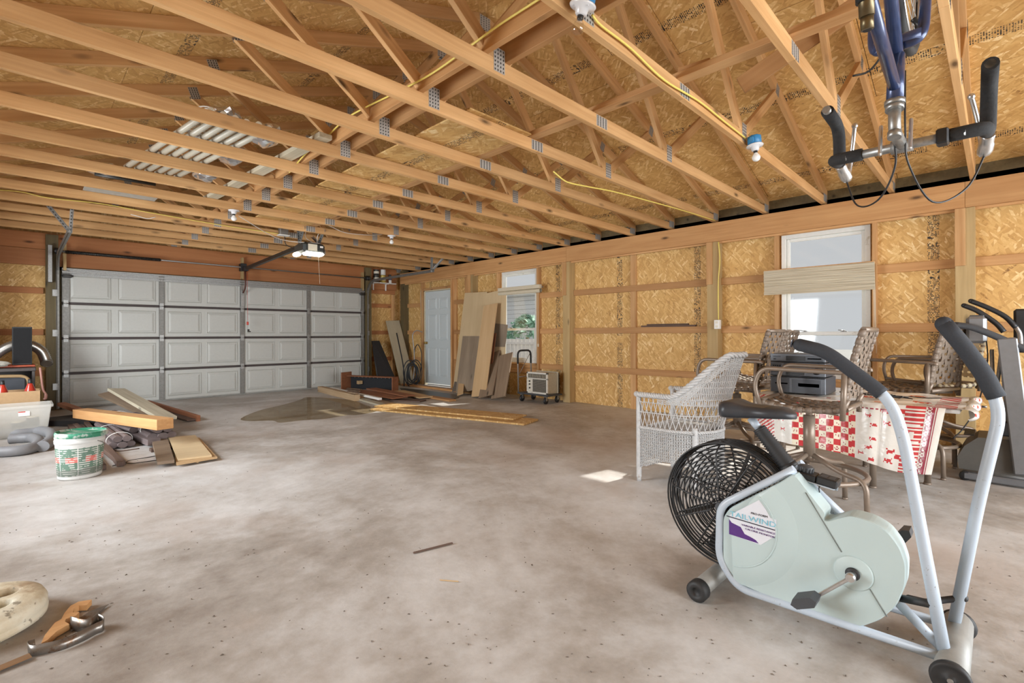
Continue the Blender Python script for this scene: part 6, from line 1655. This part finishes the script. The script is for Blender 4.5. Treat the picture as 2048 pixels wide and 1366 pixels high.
# lumber heap in front of the garage door
def pile(name, a, za, b, zb, w, th, mat, label, roll=0.0, cat='board'):
    p, q = onZ(*a, za), onZ(*b, zb); up = Matrix.Rotation(roll, 3, (q-p).normalized()) @ V((0, 0, 1)); return stick(name, p, q, w, th, mat, label=label, cat=cat, up=up)
m = MB(); q = [onZ(px, py, .01) for px, py in ((88, 845), (150, 838), (240, 842), (300, 835), (260, 848), (160, 852), (95, 851))]; n = len(q); m.add([V((p.x, p.y, .002)) for p in q]+[V((p.x, p.y, .07)) for p in q], [list(range(n))[::-1], [n+i for i in range(n)]]+[(i, (i+1) % n, n+(i+1) % n, n+i) for i in range(n)]); m.build('black_mat', M_CASE, label='black mat lying on the floor behind the lumber heap', cat='mat')
pile('board', (213, 786), .30, (330, 838), .10, .20, .03, M_BARN, 'wide weathered board sloping up against the garage door, left one', .2)
pile('board', (232, 779), .38, (334, 836), .19, .19, .035, M_GREYW, 'wide pale grey board sloping up in the heap, right one', -.1)
pile('timber', (122, 808), .18, (200, 836), .10, .09, .045, M_RBRN, 'red brown stud sloping to the left end of the heap')
pile('timber', (160, 826), .19, (330, 848), .27, .14, .10, M_FIR2, 'thick tan timber lying across the top of the lumber heap')
pile('board', (295, 806), .05, (397, 838), .03, .04, .09, M_RBRN, 'red brown trim board on edge at the right of the heap')
pile('board', (290, 812), .02, (385, 840), .02, .13, .02, M_DKBRN, 'dark trim board lying beside the red brown one at the right')
def log_bundle(label, a, za, b, zb, r, n, mat, wires):
    p, q = onZ(*a, za), onZ(*b, zb); T = thing('wood_bundle', label, 'bundle', p); M_, L_ = frame(p, q); k = 0
    offs = [(0, 0), (1, 0), (-1, 0), (.5, .9), (-.5, .9), (0, 1.8), (1.5, .9)][:n]
    for (u, v) in offs:
        m = MB(); e = .02*((k*7) % 3); sq = [(r*math.cos(t)*(1 if k % 2 else 1.1), r*math.sin(t)*.85) for t in [PI/5+2*PI*i/10 for i in range(10)]]
        m.prism(sq, -e, L_-e, M_ @ Matrix(((0, 0, 1, 0), (1, 0, 0, u*r*1.9), (0, 1, 0, v*r*1.8), (0, 0, 0, 1)))); m.build('post_piece', mat, T); k += 1
    for t in wires:
        m = MB(); m.tube([M_ @ V((L_*t, r*3.05*math.cos(a_)*.95, r*.8+r*2.0*math.sin(a_))) for a_ in [2*PI*i/24 for i in range(24)]], .004, 5, closed=True); m.build('wire_tie', M_WCAB, T)
M_BAL = wood('worn_purple_brown', (.10, .075, .075), (.185, .145, .14), .1, 14)
log_bundle('wired bundle of worn dark spindles on the heap, upper one', (218, 838), .16, (288, 858), .12, .040, 4, M_BAL, (.25,))
log_bundle('wired bundle of worn dark spindles at the front of the heap', (205, 858), .06, (245, 890), .04, .036, 5, M_BAL, (.35, .85))
log_bundle('loose stack of dark spindle ends at the right of the heap', (262, 842), .09, (326, 872), .08, .042, 5, M_BAL, (.75,))
pile('timber', (225, 852), .06, (308, 884), .05, .11, .06, M_BAL, 'dark worn timber below the spindle bundles')
for i, (a, b) in enumerate((((140, 852), (205, 935)), ((150, 850), (232, 918)), ((160, 852), (244, 926)), ((172, 846), (240, 928)))):
    pile('strip', a, .03+.012*(i % 2), b, .025, .045, .04, M_DKBRN, ['dark strip beside the bucket, first from the bucket', 'dark strip beside the bucket, second from the bucket', 'dark strip beside the bucket, third from the bucket', 'dark strip beside the bucket, farthest from it'][i], cat='strip')
# two small boards and the plywood square in front of the heap
def flat4(name, pix, z0, z1, mat, label, cat='board'):
    q = [onZ(px, py, z1) for px, py in pix]; n = len(q); m = MB(); m.add([V((p.x, p.y, z0)) for p in q]+[V((p.x, p.y, z1)) for p in q], [list(range(n))[::-1], [n+i for i in range(n)]]+[(i, (i+1) % n, n+(i+1) % n, n+i) for i in range(n)]); return m.build(name, mat, label=label, cat=cat)
flat4('short_board', ((303, 879), (335, 877), (348, 920), (314, 924)), .03, .055, M_BARN, 'short grey brown board left of the plywood offcuts')
flat4('plywood_offcut', ((345, 876), (398, 875), (434, 914), (352, 928)), .02, .034, M_PLANK, 'square plywood offcut, lower of the two in front of the heap', 'offcut')
flat4('plywood_offcut', ((336, 874), (390, 870), (423, 910), (355, 918)), .036, .052, M_PLYP, 'pale plywood offcut with a pencil line, upper of the two', 'offcut')
p = onZ(392, 924, .012); m = MB(); m.tube([(p.x, p.y+.05, .0105), (p.x+.01, p.y, .0105)], .0095, 10); m.build('dowel', M_PLANK, label='small dowel end sticking out under the plywood offcuts', cat='dowel')
for sx in ((308, 905), (328, 885)):
    pass
m = MB(); m.bbox((onZ(325, 900).x-.1, onZ(325, 900).y-.05, 0), (onZ(325, 900).x+.12, onZ(325, 900).y+.05, .03), .003); m.build('wood_block', M_DKBRN, label='dark block propping up the short grey brown board', cat='block')
m = MB(); c = onZ(300, 918, .004); m.tube([(c.x+.17*math.cos(a), c.y+.11*math.sin(a)+.02*math.sin(3*a), .004+.003*math.sin(a*2)) for a in [2*PI*i/40 for i in range(40)]], .0035, 5, closed=True); m.tube([(c.x-.17, c.y, .004), (c.x-.27, c.y-.05, .004)], .0035, 5); m.build('wire_loop', M_DKMET, label='thin dark wire loop on the floor beside the short board', cat='wire')
cable('twig', [onZ(222, 899, .004), onZ(240, 902, .005), onZ(278, 897, .004)], .006, M_DKBRN, 'thin dark stick on the floor below the spindle bundle')
# round concrete umbrella base
uc = onZ(-72, 1214, .10); uc.z = 0
T = thing('parasol_weight', 'round white concrete umbrella base with holes at the lower left edge', 'umbrella base', uc)
def base_mat():
    t = NT('base_white'); co = t.coords(rnd=False); n = t.noise(co, 7, 5); n2 = t.noise(co, 26, 4)
    col = t.ramp(n, [(.35, (.34, .235, .14)), (.48, (.56, .48, .34)), (.62, (.66, .62, .50))]); col = t.mix(t.ramp(n2, [(.60, 0), (.66, .8)]), col, (.20, .17, .12)); t.base(col); t.setp(Roughness=.7); t.bump(n2, .004); return t.m
M_UB = base_mat(); R_ = .225; Mu = Matrix.Translation(uc)
bm = bmesh.new(); ph = []
for k in range(6):
    a = 2*PI*k/6+.35; ph.append((.112*math.cos(a), .112*math.sin(a), .038))
ph.append((0, 0, .052))
m = MB(); m.lathe([(R_*.86, 0), (R_, .018), (R_*1.01, .036), (R_*.985, .040), (R_*1.0, .046), (R_*1.0, .068), (R_*.95, .090), (R_*.84, .100), (R_*.70, .103)], 48, Mu); m.build('rim', M_UB, T)
# the top with holes: a ring-and-grid fill
hole = lambda x, y: any((x-a)**2+(y-b)**2 < c*c for a, b, c in ph)
m = MB(); N = 96; g = {}; rr0 = R_*.70
for i in range(N+1):
    for j in range(N+1):
        x, y = -rr0*1.02+2.04*rr0*i/N, -rr0*1.02+2.04*rr0*j/N; z = .103
        dmin = min((math.hypot(x-a, y-b)-c) for a, b, c in ph)
        if dmin < 0:
            z = max(.030, .103+dmin*7)
        elif dmin < .012: z = .103-.003*(1-dmin/.012)
        if x*x+y*y <= (rr0*1.02)**2: g[i, j] = len(m.v); m.v.append(Mu @ V((x, y, z)))
for i in range(N):
    for j in range(N):
        k = [(i, j), (i+1, j), (i+1, j+1), (i, j+1)]
        if all(q in g for q in k): m.f.append([g[q] for q in k]); m.m.append(0); m.sm.append(True)
m.build('top_plate', M_UB, T)
# bent handsaw
T = thing('bent_handsaw', 'old handsaw with a wooden handle and a curled blade on the floor', 'saw', onZ(130, 1260))
def flat_w(pix, z, th):
    q = [onZ(px, py, z) for px, py in pix]; n = len(q); m = MB(); m.add([V((p.x, p.y, z-th)) for p in q]+[V((p.x, p.y, z)) for p in q], [list(range(n))[::-1], [n+i for i in range(n)]]+[(i, (i+1) % n, n+(i+1) % n, n+i) for i in range(n)]); return m
flat_w(((80, 1287), (88, 1270), (108, 1245), (121, 1238), (127, 1226), (140, 1211), (156, 1203), (182, 1199), (172, 1210), (156, 1211), (146, 1217), (144, 1225), (157, 1224), (150, 1231), (130, 1238), (128, 1243), (137, 1248), (112, 1262), (94, 1279)), .026, .022).build('wooden_handle', M_FIR2, T)
M_BLADE = plain('saw_steel', (.22, .20, .18), .35, .7, .15, dirt=((.16, .09, .05), 14, .55))
def ribbon(name, pts, w, parent):
    """strip of steel standing along pts with vertical rulings leaning by w"""
    m = MB(); n = len(pts); m.cs = True; m.v = [V(p) for p in pts]+[V(p)+V(ww) for p, ww in zip(pts, w)]
    for i in range(n-1): m.f.append([i, i+1, n+i+1, n+i]); m.m.append(0); m.sm.append(True)
    o = m.build(name, M_BLADE, parent); md = o.modifiers.new('thick', 'SOLIDIFY'); md.thickness = .0014; return o
flat_w(((134, 1252), (178, 1222), (216, 1208), (200, 1222), (172, 1244), (140, 1262)), .008, .0016).build('blade', M_BLADE, T)
lo = [onZ(px, py, .006) for px, py in ((140, 1258), (160, 1264), (180, 1262), (196, 1250), (206, 1254), (204, 1262), (190, 1268), (160, 1284), (120, 1300), (80, 1309), (58, 1312), (55, 1302), (70, 1296))]
lo = spline(lo, 5); n = len(lo); ribbon('curled_blade', [V((p.x, p.y, .004)) for p in lo], [V((.004*math.sin(i*.3), .012, .045*(1-.35*i/n))) for i in range(n)], T)
pile('metal_strip', (-40, 1352), .008, (60, 1310), .012, .035, .004, plain('rusty_strip', (.26, .15, .075), .6, .3, .2, 12), 'rusty flat strip on the floor at the lower left edge', cat='strip')
# thin stick and litter on the open floor
pile('thin_stick', (825, 1106), .005, (904, 1086), .005, .010, .008, M_DKBRN, 'thin dark stick lying alone on the open floor', cat='stick')
pile('thin_stick', (878, 1160), .004, (916, 1163), .004, .006, .005, M_PLANK, 'tiny pale splinter on the open floor below the dark stick', cat='stick')
m = MB(); rr = random.Random(21)
for i in range(620):
    if i < 400: p = onZ(rr.uniform(0, 2048), 860+506*rr.random()**.75)
    else: p = V((rr.uniform(-.5, 6.2), rr.uniform(.3, 9.6), 0))
    if p.x < -.6 or p.x > 6.2: continue
    s = rr.uniform(.002, .008); a = rr.uniform(0, PI); d = V((math.cos(a), math.sin(a), 0))*s; e = V((-math.sin(a), math.cos(a), 0))*s*rr.uniform(.2, .55); z = V((0, 0, rr.uniform(.001, .005)))
    b = len(m.v); c = V((p.x, p.y, .0012)); m.add([c-d, c+e, c+d, c-e, c+z], [(0, 1, 4), (1, 2, 4), (2, 3, 4), (3, 0, 4)])
m.build('floor_litter', plain('litter', (.14, .11, .085), .9, 0, .3, 5), label='dry leaf bits and dirt scattered over the concrete floor', cat='litter', kind='stuff')
